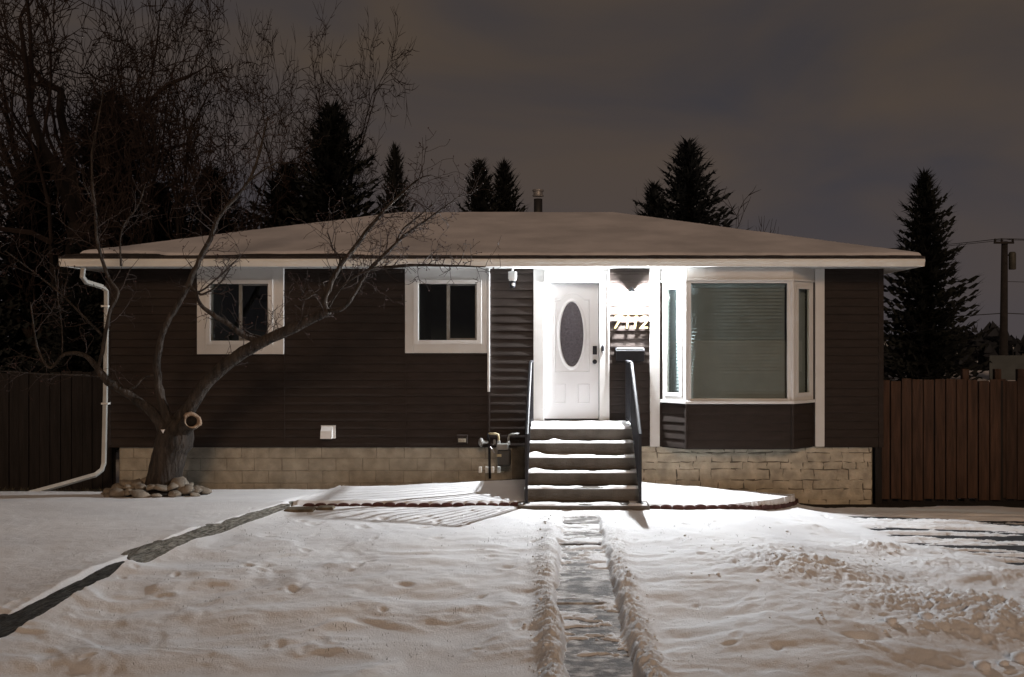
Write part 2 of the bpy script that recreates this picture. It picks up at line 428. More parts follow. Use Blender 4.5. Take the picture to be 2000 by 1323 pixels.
    wob = 0.10 * (fbm(y * 2.2, np.sign(x - x_walk(y)) * 5, 9, 3) - 0.5)
    act = 1 - sst(12.15, 12.5, y)
    chunk = 0.55 * fbm(x * 9 + 0.8 * np.abs(np.sin(y * 7)), y * 13, 61, 4, 0.66) + 0.45 * (1 - 2 * np.abs(fbm(x * 15 + y * 4, y * 30 - np.abs(x - x_walk(y)) * 30, 62, 3, 0.55) - 0.5))
    streak = np.abs(fbm(x * 8 + y * 4, y * 34 - np.abs(x - x_walk(y)) * 40, 65, 3, 0.6) - 0.5) * 2
    rimh = np.interp(y, [5, 8, 10.5, 12.3], [0.125, 0.105, 0.06, 0.02])
    rim = np.exp(-((dxw - 0.345 - 0.4 * wob) / (0.105 + 0.5 * np.abs(wob))) ** 2)
    t = t + act * rim * (rimh * (0.62 + 0.75 * chunk) * (0.75 + 0.5 * fbm(y * 1.1, np.sign(x - x_walk(y)) * 7, 63, 3)) + (streak - 0.4) * 0.050 * np.clip(rimh / 0.1, 0.3, 1.2))
    edg = 0.10 * (fbm(x * 4, y * 4, 67, 4, 0.6) - 0.5) + np.interp(y, [10.5, 12.3], [0, -0.05])
    inside = (1 - sst(0.225, 0.285, dxw - edg)) * act
    t = t * (1 - inside) + inside * (-0.010 + 0.024 * sst(.47, .60, fbm(x * 2.6 + 1.5 * warp, y * 9.0, 69, 5, 0.62) + np.interp(y, [7, 9, 11.5, 12.3], [-0.06, -0.03, 0.04, 0.10]) + 0.35 * (dxw - 0.12)))
    # front of the steps: swept thin
    # driveway: snow only in ragged streaks
    dr = in_drive(x, y)
    st = fbm(x * 0.75 + 0.4 * y, y * 8.0 + 0.9 * x, 77, 4, 0.62)
    td = 0.012 + 0.22 * (st - 0.475) + 0.015 * (lump2 - .3)
    t = t * (1 - dr) + dr * np.clip(td, -0.03, 0.06)
    # bare strips by the walls
    rag = 0.16 * (fbm(x * 2.3, y * 2.3, 91, 4) - 0.5)
    bare = np.where(bed, 14.68, np.where(left > 0.5, np.where(x < -6.35, 14.45, 14.86), np.where(x > 3.45, 14.52, 14.8)))
    t = np.where(y > bare + rag - 0.1, t - 0.16 * sst(-0.1, 0.03, y - bare - rag), t)
    # hollow beneath the stones round the tree
    return t

def grid_sheet(name, xs, ys, zf, m, smooth=True):
    X, Yv = np.meshgrid(xs, ys)
    Z = zf(X, Yv)
    nx, ny = len(xs), len(ys)
    co = np.stack([X, Yv, Z], -1).reshape(-1, 3).astype(np.float32)
    i = np.arange(nx * ny).reshape(ny, nx)
    q = np.stack([i[:-1, :-1], i[:-1, 1:], i[1:, 1:], i[1:, :-1]], -1).reshape(-1, 4).astype(np.int32)
    me = bpy.data.meshes.new(name)
    me.vertices.add(len(co)); me.vertices.foreach_set('co', co.ravel())
    me.loops.add(q.size); me.loops.foreach_set('vertex_index', q.ravel())
    me.polygons.add(len(q)); me.polygons.foreach_set('loop_start', np.arange(0, q.size, 4, dtype=np.int32))
    me.polygons.foreach_set('loop_total', np.full(len(q), 4, dtype=np.int32))
    me.update(calc_edges=True)
    return link(name, me, m, None, smooth)

def far_ring(name, x0, x1, y0, y1, z, m):
    """flat ground from the garden out to the horizon"""
    b = 1200.0
    mb = MB()
    mb.add([(-b, -b, z), (b, -b, z), (b, y0, z), (-b, y0, z)], [(0, 1, 2, 3)])
    mb.add([(-b, y1, z), (b, y1, z), (b, b, z), (-b, b, z)], [(0, 1, 2, 3)])
    mb.add([(-b, y0, z), (x0, y0, z), (x0, y1, z), (-b, y1, z)], [(0, 1, 2, 3)])
    mb.add([(x1, y0, z), (b, y0, z), (b, y1, z), (x1, y1, z)], [(0, 1, 2, 3)])
    return mb.build(name, m)

ys = [4.6]
while ys[-1] < 15.25: ys.append(ys[-1] + 0.0105 + 0.0018 * (ys[-1] - 4.6))
xs = np.concatenate([np.arange(-9.6, -4.75, 0.024), np.arange(-4.75, -3.0, 0.012), np.arange(-3.0, -0.42, 0.022), np.arange(-0.42, 0.98, 0.0095), np.arange(0.98, 2.0, 0.02), np.arange(2.0, 5.2, 0.0135), np.arange(5.2, 8.6, 0.024)])
ys = np.array(ys)
SURF = {}
def surface(x, y):
    SURF['z'] = base_height(x, y) + snow_thickness(x, y); return SURF['z']
tag(grid_sheet('snow_lawn', xs, ys, surface, M_SNOW), kind='structure')
def snow_top(x, y):
    i = min(len(ys) - 1, max(0, int(np.searchsorted(ys, y)))); j = min(len(xs) - 1, max(0, int(np.searchsorted(xs, x))))
    return float(SURF['z'][i, j])
tag(grid_sheet('ground', np.arange(-9.8, 8.8, 0.06), np.arange(4.4, 15.6, 0.06), lambda x, y: base_height(x, y) - 0.025 + 0.012 * fbm(x * 6, y * 6, 5), M_SOIL), kind='structure')
tag(far_ring('street_ground', -9.7, 8.7, 4.7, 15.4, -0.42, M_SNOW), kind='structure')
tag(grid_sheet('driveway', np.arange(3.4, 8.8, 0.1), np.arange(9.5, 14.2, 0.1), lambda x, y: np.maximum(base_height(x, y) + 0.02, -0.30), M_ASPHALT), kind='structure')

# walk slabs
walk = bpy.data.objects.new('front_walk', None); col.objects.link(walk); walk['kind'] = 'structure'
yb = [4.7, 5.7, 6.72, 7.72, 8.95, 9.95, 10.95, 11.9, 12.42]
for i in range(len(yb) - 1):
    a_, b_ = yb[i] + 0.008, yb[i + 1] - 0.008
    lip = 0.012 * ((i * 37) % 5 - 2) / 2
    mb = MB(); n_ = 6
    for j in range(n_):
        ya, yc = a_ + (b_ - a_) * j / n_, a_ + (b_ - a_) * (j + 1) / n_
        za, zb_ = float(z_right(ya)) + 0.006 + lip, float(z_right(yc)) + 0.006 + lip
        xa, xb = float(x_walk(ya)), float(x_walk(yc)); h = 0.43
        mb.add([(xa - h, ya, za - .08), (xa + h, ya, za - .08), (xb + h, yc, zb_ - .08), (xb - h, yc, zb_ - .08), (xa - h, ya, za), (xa + h, ya, za), (xb + h, yc, zb_), (xb - h, yc, zb_)],
               [(4, 5, 6, 7), (3, 0, 4, 7), (1, 2, 6, 5)] + ([(0, 1, 5, 4)] if j == 0 else []) + ([(2, 3, 7, 6)] if j == n_ - 1 else []))
    mb.build('paving_slab', M_WALK, walk)

# ------------------------------------------------------------------ house
YW = 15.0
XL, XR = WX(207), WX(1725)
house = thing('bungalow', 'long brown sided bungalow with snowy hip roof, white trim and white front door', 'house', (0, YW, 0))
Z_SID0, Z_SOF = 0.615, 3.235
# openings in the front wall: x0,x1,z0,z1
w1 = (WX(404), WX(535), WZ(673), WZ(547)); w2 = (WX(809), WX(941), WZ(672), WZ(547))
door_o = (WX(1058), WX(1175), WZ(829), WZ(548))
bay_o = (WX(1292), WX(1588), WZ(780), WZ(545))
holes = [w1, w2, door_o, bay_o]
cuts = sorted({XL + .01, XR - .01} | {h[0] for h in holes} | {h[1] for h in holes})
mb = MB()
for a_, b_ in zip(cuts[:-1], cuts[1:]):
    hs = [h for h in holes if h[0] < (a_ + b_) / 2 < h[1]]
    if hs:
        mb.box(a_, b_, YW + .0, YW + .10, Z_SID0 - .0, hs[0][2]); mb.box(a_, b_, YW + .0, YW + .10, hs[0][3], Z_SOF + .12)
    else: mb.box(a_, b_, YW + .0, YW + .10, Z_SID0, Z_SOF + .12)
mb.build('front_wall', M_SIDING, house)
mb = MB()
mb.box(XL, XL + .1, YW + .1, 22.4, Z_SID0, Z_SOF + .1); mb.box(XR - .1, XR, YW + .1, 22.4, Z_SID0, Z_SOF + .1); mb.box(XL + .1, XR - .1, 22.3, 22.4, Z_SID0, Z_SOF + .1)
mb.build('side_walls', M_SIDING, house)

# siding courses
CH = 0.1212
NC = int((Z_SOF - Z_SID0) / CH) + 1
board_cache = {}
def board_mesh(x0, x1, h, var=0):
    k = (round(x0, 4), round(x1, 4), round(h, 4), var)
    if k not in board_cache:
        # lap board: lower edge stands proud, face leans back, small round at the drip edge
        prof = [(-0.001, 0.0), (-0.0190, 0.0), (-0.0225, 0.003), (-0.0215, 0.020), (-0.0150, h * 0.45), (-0.0080, h * .93), (-0.0035, h), (-0.001, h)]
        v = []; f_ = []
        n = len(prof); ns = max(1, int((x1 - x0) / .16)); sdv = len(board_cache) * 3.7
        for q in range(ns + 1):
            x = x0 + (x1 - x0) * q / ns
            wv = mnoise.noise(Vector((x * 2.1, sdv, 0))) * .0016
            v += [(x, YW + d + (wv if 0 < i < n - 2 else 0), z + (wv * .9 if i in (1, 2, 3) else 0)) for i, (d, z) in enumerate(prof)]
        for q in range(ns):
            for i in range(n):
                j = (i + 1) % n; f_.append((q * n + i, (q + 1) * n + i, (q + 1) * n + j, q * n + j))
        f_.append(tuple(range(n))); f_.append(tuple(range((ns + 1) * n - 1, ns * n - 1, -1)))
        mb = MB().add(v, f_); me = mb.mesh('siding_board'); me.materials.append(M_SIDING)
        bm = bmesh.new(); bm.from_mesh(me); bmesh.ops.recalc_face_normals(bm, faces=bm.faces[:]); bm.to_mesh(me); bm.free()
        board_cache[k] = me
    return board_cache[k]
def courses(x0, x1, z_lo, z_hi, blocks):
    """blocks: rectangles (x0,x1,z0,z1) that the boards stop at"""
    for i in range(NC):
        za = Z_SID0 + i * CH; zb_ = min(za + CH, Z_SOF - 0.002)
        if zb_ <= z_lo + 0.01 or za >= z_hi - 0.01 or zb_ - za < .02: continue
        spans = [(x0, x1)]
        for b in blocks:
            if b[2] < (za + zb_) / 2 < b[3]:
                ns = []
                for s in spans:
                    if b[1] <= s[0] or b[0] >= s[1]: ns.append(s); continue
                    if b[0] > s[0] + .02: ns.append((s[0], b[0]))
                    if b[1] < s[1] - .02: ns.append((b[1], s[1]))
                spans = ns
        for s in spans:
            o = link('siding_board', board_mesh(s[0], s[1], zb_ - za, i % 4), None, house)
            o.location = Vector(o.location) + Vector((0, 0, za))
t1 = (WX(395), WX(548), WZ(684), 9); t2 = (WX(800), WX(949), WZ(682), 9)
courses(XL + .075, WX(556) - .003, 0, 9, [t1])
courses(WX(556) + .003, WX(793) - .003, 0, 9, [])
courses(WX(793) + .003, WX(952), 0, 9, [t2])
courses(WX(958), WX(1044), 0, 9, [])
courses(WX(1188), WX(1270), 0, 9, [])
courses(WX(1609), XR - .075, 0, 9, [])
for x in (WX(556), WX(793)):
    box('seam_strip', x - .007, x + .007, YW - .028, YW - .001, Z_SID0, WZ(690), M_SIDING, house)
for x in (XL, XR - .074):
    box('corner_post', x, x + .074, YW - .026, YW + .11, Z_SID0 - .02, Z_SOF, M_SIDING, house, .004)
box('starter_strip', XL + .08, WX(1010), YW - .02, YW - .002, Z_SID0 - .024, Z_SID0 - .001, M_SIDING, house)
box('starter_strip', WX(1610), XR - .08, YW - .02, YW - .002, Z_SID0 - .024, Z_SID0 - .001, M_SIDING, house)

# foundation: parged blocks
found = box('foundation', WX(231), WX(1705), YW + .035, YW + .3, -0.6, Z_SID0 + .05, M_JOINT, house)
rng = random.Random(4)
def blocks_run(x0, x1, rows, wmean, irregular):
    for r_ in range(len(rows) - 1):
        za, zb_ = rows[r_], rows[r_ + 1]
        x = x0 - (0 if r_ % 2 == 0 else wmean * 0.5) ; first = True
        while x < x1 - .02:
            w = wmean * (rng.uniform(0.55, 1.45) if irregular else rng.uniform(0.97, 1.03))
            a_, b_ = max(x, x0), min(x + w, x1); x += w
            if b_ - a_ < .04: continue
            g = 0.0025 if not irregular else rng.uniform(.0015, .004)
            j = (lambda s=(.014 if irregular else .002): rng.uniform(-s, s))
            pr = YW + .027 - rng.uniform(0, .004 if irregular else .0015)
            if irregular:
                pts = []
                corners = [(a_ + g, za + g), (b_ - g, za + g), (b_ - g, zb_ - g), (a_ + g, zb_ - g)]
                for q in range(4):
                    c0, c1 = corners[q], corners[(q + 1) % 4]
                    pts.append((c0[0] + j(), c0[1] + j()))
                    pts.append(((c0[0] + c1[0]) / 2 + j(), (c0[1] + c1[1]) / 2 + j()))
            else:
                pts = [(a_ + g + j(), za + g + j()), (b_ - g + j(), za + g + j()), (b_ - g + j(), zb_ - g + j()), (a_ + g + j(), zb_ - g + j())]
            n = len(pts); cxm = sum(p[0] for p in pts) / n; czm = sum(p[1] for p in pts) / n
            v = [(p[0], YW + .04, p[1]) for p in pts] + [(p[0], pr + .005, p[1]) for p in pts] + [(cxm + (p[0] - cxm) * .965, pr, czm + (p[1] - czm) * .90) for p in pts]
            f_ = [tuple(range(2 * n, 3 * n))]
            for q in range(n):
                k = (q + 1) % n
                f_ += [(q, k, n + k, n + q), (n + q, n + k, 2 * n + k, 2 * n + q)]
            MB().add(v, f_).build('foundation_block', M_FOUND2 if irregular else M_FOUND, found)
rows = [Z_SID0 - .005 - .185 * i for i in range(5)][::-1]
blocks_run(WX(232), WX(1000), rows, 0.40, False)
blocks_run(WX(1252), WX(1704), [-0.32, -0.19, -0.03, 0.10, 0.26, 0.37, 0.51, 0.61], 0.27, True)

# windows of the two bedrooms
def slider_window(o, tr):
    """o: outer frame rectangle, tr: outer casing rectangle"""
    x0, x1, z0, z1 = o
    w = MB()
    # casing boards mitred into a picture frame
    (tx0, tx1, tz0, tz1) = tr
    w.box(tx0, x0, YW - .052, YW - .012, tz0, tz1); w.box(x1, tx1, YW - .052, YW - .019, tz0, tz1)
    w.box(x0 + .0005, x1 - .0005, YW - .051, YW - .019, tz0 + .0005, z0); w.box(x0 + .0005, x1 - .0005, YW - .051, YW - .019, z1, tz1 - .0005)
    win = w.build('window', M_WHITE, house, bevel=.003)
    def part(nm, mt, *bxs, bevel=.003):
        m_ = MB()
        for q in bxs: m_.box(*q)
        return m_.build(nm, mt, win, bevel=bevel)
    a_ = .085 * 1.0
    part('window_frame', M_VINYL, (x0, x0 + .07, YW - .062, YW + .08, z0, z1), (x1 - .07, x1, YW - .062, YW + .08, z0, z1),
         (x0 + .07, x1 - .07, YW - .0615, YW + .08, z0, z0 + .055), (x0 + .07, x1 - .07, YW - .0615, YW + .08, z1 - .06, z1))
    xm = (x0 + x1) / 2 + .005
    part('mullion', M_GREYMETAL, (xm - .025, xm + .025, YW - .012, YW + .03, z0 + .055, z1 - .06))
    part('sash', M_GREYMETAL, (xm + .025, x1 - .0705, YW + .005, YW + .03, z0 + .055, z0 + .085), (xm + .025, x1 - .0705, YW + .005, YW + .03, z1 - .085, z1 - .06), (x1 - .098, x1 - .0705, YW + .004, YW + .03, z0 + .085, z1 - .085), bevel=.001)
    MB().box(x0 + .07, xm - .025, YW + .022, YW + .026, z0 + .055, z1 - .06).build('pane', M_GLASS, win)
    MB().box(xm + .025, x1 - .0975, YW + .012, YW + .016, z0 + .085, z1 - .085).build('pane', M_GLASS, win)
    r_ = MB()
    r_.add([(x0 + .02, YW + .1, z0), (x1 - .02, YW + .1, z0), (x1 - .02, YW + .1, z1), (x0 + .02, YW + .1, z1), (x0 + .02, YW + 1.8, z0), (x1 - .02, YW + 1.8, z0), (x1 - .02, YW + 1.8, z1), (x0 + .02, YW + 1.8, z1)],
           [(4, 5, 6, 7), (0, 1, 5, 4), (1, 2, 6, 5), (2, 3, 7, 6), (3, 0, 4, 7)])
    r_.build('room_interior', M_DARKROOM, win)
    return win
slider_window(w1, (WX(387), WX(556), WZ(692), Z_SOF - .003))
slider_window(w2, (WX(792), WX(951.5), WZ(690), Z_SOF - .003))
box('cable_strip', WX(952.5), WX(957), YW - .060, YW - .002, WZ(765), Z_SOF - .004, M_WHITE, house, .002)
box('cable_strip', WX(952.5), WX(957), YW - .045, YW - .002, Z_SID0, WZ(765) - .001, M_SIDING, house, .002)

# front door with casing
dx0, dx1, dz0, dz1 = WX(1063), WX(1170), WZ(822), WZ(553)
YD = YW + .105
c = MB()
c.box(WX(1042), dx0 - .006, YW - .026, YW + .12, WZ(829), Z_SOF - .003); c.box(dx1 + .006, WX(1190), YW - .034, YW + .12, WZ(829), Z_SOF - .003)
c.box(dx0 - .0055, dx1 + .0055, YW - .0335, YW + .12, dz1 + .006, Z_SOF - .0035)
c.build('door_casing', M_WHITE, house, bevel=.004)
cc = MB()
for q in (WX(1190) - .022,): cc.box(q, q + .022, YW - .042, YW - .0345, WZ(829), Z_SOF - .004)
cc.box(dx0 + .01, WX(1190) - .0225, YW - .040, YW - .0345, dz1 + .15, dz1 + .165)
cc.build('casing_bead', M_WHITE, house, bevel=.002)
box('threshold', dx0 - .02, dx1 + .02, YW - .07, YW + .11, WZ(829) - .01, WZ(824), M_GALV, house, .004)
door = box('front_door', dx0, dx1, YD, YD + .045, dz0 + .008, dz1, M_DOOR, house, .002)
def ellipse_ring(cx_, cz_, ax, az, prof, y, n=56):
    """prof: list of (offset from ellipse, proud)"""
    v = []; f_ = []
    for k in range(n):
        an = 2 * math.pi * k / n
        for (d, pr) in prof: v.append((cx_ + (ax + d) * math.cos(an), y - pr, cz_ + (az + d) * math.sin(an)))
    p = len(prof)
    for k in range(n):
        k2 = (k + 1) % n
        for i in range(p - 1): f_.append((k * p + i, k * p + i + 1, k2 * p + i + 1, k2 * p + i))
    return MB().add(v, f_)
ocx, ocz, oax, oaz = WX(1117), WZ(653), 23.5 / 132, 64 / 132
ellipse_ring(ocx, ocz, oax, oaz, [(-.004, -.004), (-.002, .012), (.010, .019), (.022, .014), (.032, .009), (.040, .009), (.046, -.004)], YD).build('oval_moulding', M_DOOR, door, True)
n_ = 56
MB().add([(ocx + oax * math.cos(2 * math.pi * k / n_), YD - .003, ocz + oaz * math.sin(2 * math.pi * k / n_)) for k in range(n_)], [tuple(range(n_))]).build('oval_glass', M_OVAL, door)
def rect_mould(x0, x1, z0, z1, arch=0.0, w=.016):
    pts = [(x0, z0), (x1, z0), (x1, z1)]
    if arch > 0:
        for k in range(1, 16):
            t = k / 16; xx = x1 + (x0 - x1) * t
            # shoulders, then an arch over the oval
            s = 0 if t < .18 or t > .82 else math.sin((t - .18) / .64 * math.pi) ** .6
            pts.append((xx, z1 + arch * s))
    pts.append((x0, z1))
    v = []; f_ = []; n = len(pts)
    cxm, czm = (x0 + x1) / 2, (z0 + z1) / 2
    for (px, pz) in pts:
        sx = 1 if px < cxm - 1e-4 else (-1 if px > cxm + 1e-4 else 0); sz = 1 if pz < czm else -1
        ex = 1 if abs(px - x0) < 1e-6 or abs(px - x1) < 1e-6 else 0
        for (d, pr) in ((0, -.003), (.003, .006), (w * .5, .008), (w - .003, .004), (w, -.003)):
            v.append((px + sx * d * ex, YD - pr, pz + sz * d))
    for k in range(n):
        k2 = (k + 1) % n
        for i in range(4): f_.append((k * 5 + i, k * 5 + i + 1, k2 * 5 + i + 1, k2 * 5 + i))
    return MB().add(v, f_)
rect_mould(WX(1083), WX(1152), WZ(728), WZ(585), .10).build('panel_moulding', M_DOOR, door)
for (a_, b_) in ((1082, 1105), (1128, 1152)):
    rect_mould(WX(a_), WX(b_), WZ(789), WZ(751)).build('panel_moulding', M_DOOR, door)
box('keypad_lock', WX(1158), WX(1166.5), YD - .026, YD - .001, WZ(693), WZ(676), M_DARKMETAL, door, .004)
MB().lathe((WX(1162), YD + .001, WZ(707)), [(.034, 0), (.034, .008), (.016, .012), (.014, .035), (.03, .045), (.033, .06), (.022, .072), (.004, .075)], 20, 'Y').build('door_knob', M_DARKMETAL, door, True)
for k in range(3):
    z = dz0 + .25 + k * .75
    MB().tube([(dx0 - .003, YD - .006, z), (dx0 - .003, YD - .006, z + .09)], .006, 8).build('hinge', M_GALV, door)
box('weather_strip', dx0 + .003, dx1 - .003, YD - .006, YD - .001, dz0 + .004, dz0 + .022, M_DARKMETAL, door, .001)

# white posts beside the bay
for (a_, b_) in ((1269, 1288), (1591, 1609)):
    box('trim_board', WX(a_), WX(b_), YW - .045, YW - .0, Z_SID0 - .01, Z_SOF - .003, M_WHITE, house, .004)

# bay window
bd = 0.36; YB = YW - bd
P0, P1, P2, P3 = (WX(1290), YW), (1.852, YB), (3.386, YB), (WX(1590), YW)
zb0, zb1, zt0, zt1 = WZ(872), WZ(783, YB), WZ(545, YB), Z_SOF - .004
def poly_prism(name, pts, z0, z1, m, parent, bevel=0):
    n = len(pts)
    v = [(p[0], p[1], z0) for p in pts] + [(p[0], p[1], z1) for p in pts]
    f_ = [tuple(range(n - 1, -1, -1)), tuple(range(n, 2 * n))] + [(i, (i + 1) % n, n + (i + 1) % n, n + i) for i in range(n)]
    return MB().add(v, f_).build(name, m, parent, bevel=bevel)
def offs(d):
    return [(P0[0] - d * 1.0, YW + .02), (P0[0] - d * 1.0, YW - .001), (P1[0] - d * .414, YB - d), (P2[0] + d * .414, YB - d), (P3[0] + d, YW - .001), (P3[0] + d, YW + .02)]
bay = poly_prism('bay_window', offs(.012), zt0, zt1, M_WHITE, house, .003)
poly_prism('head_moulding', offs(.03), zt0 - .03, zt0 - .001, M_VINYL, bay, .006)
poly_prism('sill', offs(.045), zb1 - .045, zb1, M_VINYL, bay, .006)
poly_prism('bay_base', offs(-.02), Z_SID0 - .02, zb1 - .046, M_SIDING, bay)
seg = [(P0, P1), (P1, P2), (P2, P3)]
zg0, zg1 = zb1 + .001, zt0 - .031
def frame_rect(L, u0, u1, z0, z1, w, d0, d1, nm, mt, seg_, parent, bevel=.003, wl=None, wr=None):
    wl = w if wl is None else wl; wr = w if wr is None else wr
    m_ = MB()
    m_.obox(*seg_, u0, u0 + wl, z0, z1, d0, d1); m_.obox(*seg_, u1 - wr, u1, z0, z1, d0, d1)
    m_.obox(*seg_, u0 + wl, u1 - wr, z0, z0 + w, d0, d1 - .0008); m_.obox(*seg_, u0 + wl, u1 - wr, z1 - w, z1, d0, d1 - .0008)
    return m_.build(nm, mt, parent, bevel=bevel)
for si, sg in enumerate(seg):
    L = (Vector(sg[1]) - Vector(sg[0])).length
    if si == 1:
        frame_rect(L, 0.0, L, zg0, zg1, .03, -.05, .0, 'picture_frame', M_VINYL, sg, bay, wl=.07, wr=.075)
        MB().obox(*sg, .07, L - .075, zg0 + .03, zg1 - .03, -.035, -.03).build('pane', M_GLASS, bay)
    else:
        frame_rect(L, 0.03, L - .02, zg0, zg1, .055, -.05, .0, 'side_frame', M_VINYL, sg, bay)
        frame_rect(L, 0.086, L - .076, zg0 + .056, zg1 - .056, .05, -.04, .014, 'side_sash', M_VINYL, sg, bay)
        MB().obox(*sg, .136, L - .126, zg0 + .106, zg1 - .106, -.012, -.008).build('pane', M_GLASS, bay)
# corner mullions
for p in (P1, P2):
    MB().tube([(p[0], p[1] + .012, zg0), (p[0], p[1] + .012, zg1)], .032, 8).build('corner_mullion', M_VINYL, bay)
# skirt boards under the bay
for si, sg in enumerate(seg):
    L = (Vector(sg[1]) - Vector(sg[0])).length
    t_ = (Vector(sg[1]) - Vector(sg[0])).normalized(); nn = Vector((t_.y, -t_.x))
    for i in range(6):
        za = Z_SID0 + i * CH; zb_ = min(za + CH, zb1 - .047)
        if zb_ - za < .02: continue
        h = zb_ - za
        prof = [(-0.019, 0.0), (-.003, 0.0), (0.0, 0.0035), (-.001, .014), (-.0065, h * .45), (-0.0175, h), (-0.019, h)]
        v = []
        for u in (.022, L - .022):
            for d, z in prof:
                p = Vector(sg[0]) + t_ * u + nn * d; v.append((p.x, p.y, za + z))
        n = len(prof)
        f_ = [(k, n + k, n + (k + 1) % n, (k + 1) % n) for k in range(n)] + [tuple(range(n)), tuple(range(2 * n - 1, n - 1, -1))]
        MB().add(v, f_).build('skirt_board', M_SIDING, bay)
for p in (P0, P1, P2, P3):
    MB().tube([(p[0], p[1] - .0, Z_SID0 - .01), (p[0], p[1] - .0, zb1 - .046)], .026, 6).build('skirt_corner', M_SIDING, bay)
r_ = MB()
x0, x1, z0, z1 = bay_o
r_.add([(x0, YW + .1, z0), (x1, YW + .1, z0), (x1, YW + .1, z1), (x0, YW + .1, z1), (x0, YW + 2.6, z0), (x1, YW + 2.6, z0), (x1, YW + 2.6, z1), (x0, YW + 2.6, z1)],
       [(4, 5, 6, 7), (0, 1, 5, 4), (1, 2, 6, 5), (2, 3, 7, 6), (3, 0, 4, 7)])
r_.build('room_interior', M_DARKROOM, bay)
# blind behind the big pane
bl = thing('window_blind', 'closed grey slatted blind hanging behind the big bay window pane', 'blind', (2.6, YB + .12, zg0 + .04), 'bay window blinds')
zz = zg0 + .035; k = 0
while zz < zg1 - .09:
    m_ = MB(); m_.add([(P1[0] + .08, YB + .108, zz), (P2[0] - .085, YB + .108, zz), (P2[0] - .085, YB + .138, zz + .051), (P1[0] + .08, YB + .138, zz + .051), (P1[0] + .08, YB + .110, zz), (P2[0] - .085, YB + .110, zz), (P2[0] - .085, YB + .140, zz + .051), (P1[0] + .08, YB + .140, zz + .051)],
                       [(0, 1, 2, 3), (7, 6, 5, 4), (0, 4, 5, 1), (3, 2, 6, 7), (0, 3, 7, 4), (1, 5, 6, 2)])
    m_.build('slat', M_BLIND, bl); zz += .050; k += 1
box('head_rail', P1[0] + .075, P2[0] - .08, YB + .10, YB + .145, zg1 - .085, zg1 - .035, M_BLIND, bl, .003)

for si, lab in ((0, 'narrow slatted blind behind the left angled bay pane beside the lamp'), (2, 'narrow slatted blind behind the right angled bay pane')):
    sg = seg[si]; L = (Vector(sg[1]) - Vector(sg[0])).length
    t_ = (Vector(sg[1]) - Vector(sg[0])).normalized(); nn = Vector((t_.y, -t_.x)); c_ = Vector(sg[0]) + t_ * L * .5
    b2 = thing('window_blind', lab, 'blind', (c_.x, c_.y, zg0 + .04), 'bay window blinds')
    zz = zg0 + .035
    while zz < zg1 - .09:
        v = []
        for (dd, z) in ((-.085, zz), (-.105, zz + .056), (-.107, zz + .056), (-.087, zz)):
            for u in (.10, L - .09):
                p = Vector(sg[0]) + t_ * u + nn * dd; v.append((p.x, p.y, z))
        MB().add(v, [(0, 1, 3, 2), (2, 3, 5, 4), (4, 5, 7, 6), (6, 7, 1, 0), (0, 2, 4, 6), (1, 7, 5, 3)]).build('slat', M_BLIND, b2); zz += .050
# roof
XE0, XE1, YE0, YE1 = WX(117, 14.5), WX(1805, 14.5), 14.46, 22.94
ZE, SL = 3.375, 1.125 / 4.24
def roof_z(x, y):
    x = A(x); y = A(y)
    d = np.minimum(np.minimum(x - XE0, XE1 - x), np.minimum(y - YE0, YE1 - y))
    return ZE + SL * d
rx = np.linspace(XE0, XE1, 400); ry = np.concatenate([np.linspace(YE0, YE0 + .5, 26), np.linspace(YE0 + .53, YE1, 110)])
def shingle_z(x, y):
    d = np.minimum(np.minimum(x - XE0, XE1 - x), np.minimum(y - YE0, YE1 - y))
    return roof_z(x, y) + 0.005 * (1 - (d / .14) % 1.0)
roof = grid_sheet('roof', rx, ry, shingle_z, M_SHINGLE, False); roof.parent = house; roof.location = -Vector(house.location)
def rsnow(x, y):
    d = np.minimum(np.minimum(x - XE0, XE1 - x), np.minimum(y - YE0, YE1 - y))
    ed = 0.035 + 0.16 * sst(0.42, 0.62, fbm(x * 0.45, x * 0 + 2.0, 19, 3)) + 0.07 * (fbm(x * 5, y * 5, 21, 4) - .5)
    th = 0.030 + 0.016 * (fbm(x * 1.1, y * 1.4, 13, 4) - .5) + 0.006 * (fbm(x * 9, y * 6, 14, 3) - .5) - 0.0025 * ((d / .14) % 1.0)
    return roof_z(x, y) + 0.004 + (th + .03) * sst(-0.02, 0.05, d - ed) - .026
sx = np.linspace(XE0 + .01, XE1 - .01, 620); sy = np.concatenate([np.linspace(YE0 + .01, YE0 + .5, 44), np.linspace(YE0 + .53, YE1 - .02, 150)])
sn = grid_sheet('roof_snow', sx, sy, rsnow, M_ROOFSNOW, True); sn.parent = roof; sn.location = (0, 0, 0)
# roof deck edge, fascia and gutter right round
edge = MB()
z0_, z1_ = ZE - .035, ZE - .001
edge.box(XE0, XE1, YE0, YE0 + .03, z0_, z1_); edge.box(XE0, XE0 + .03, YE0 + .03, YE1, z0_, z1_); edge.box(XE1 - .03, XE1, YE0 + .03, YE1, z0_, z1_)
edge.build('drip_edge', M_SHINGLE, house)
fz0, fz1 = 3.228, 3.339
def gutter_run(axis, a0, a1, c_, sgn):
    prof = [(0.045, fz0), (-.005, fz0), (-.012, fz0 + .006), (-.014, fz0 + .03), (-.024, fz0 + .055), (-.03, fz0 + .075), (-.03, fz1 - .004), (-.024, fz1), (-.016, fz1 - .004), (0.045, fz1 - .012)]
    v = []; n = len(prof)
    for a_ in (a0, a1):
        for d, z in prof:
            v.append((a_, c_ + d, z) if axis == 'x' else (c_ + sgn * d, a_, z))
    f_ = [(k, n + k, n + (k + 1) % n, (k + 1) % n) for k in range(n)] + [tuple(range(n)), tuple(range(2 * n - 1, n - 1, -1))]
    return MB().add(v, f_)
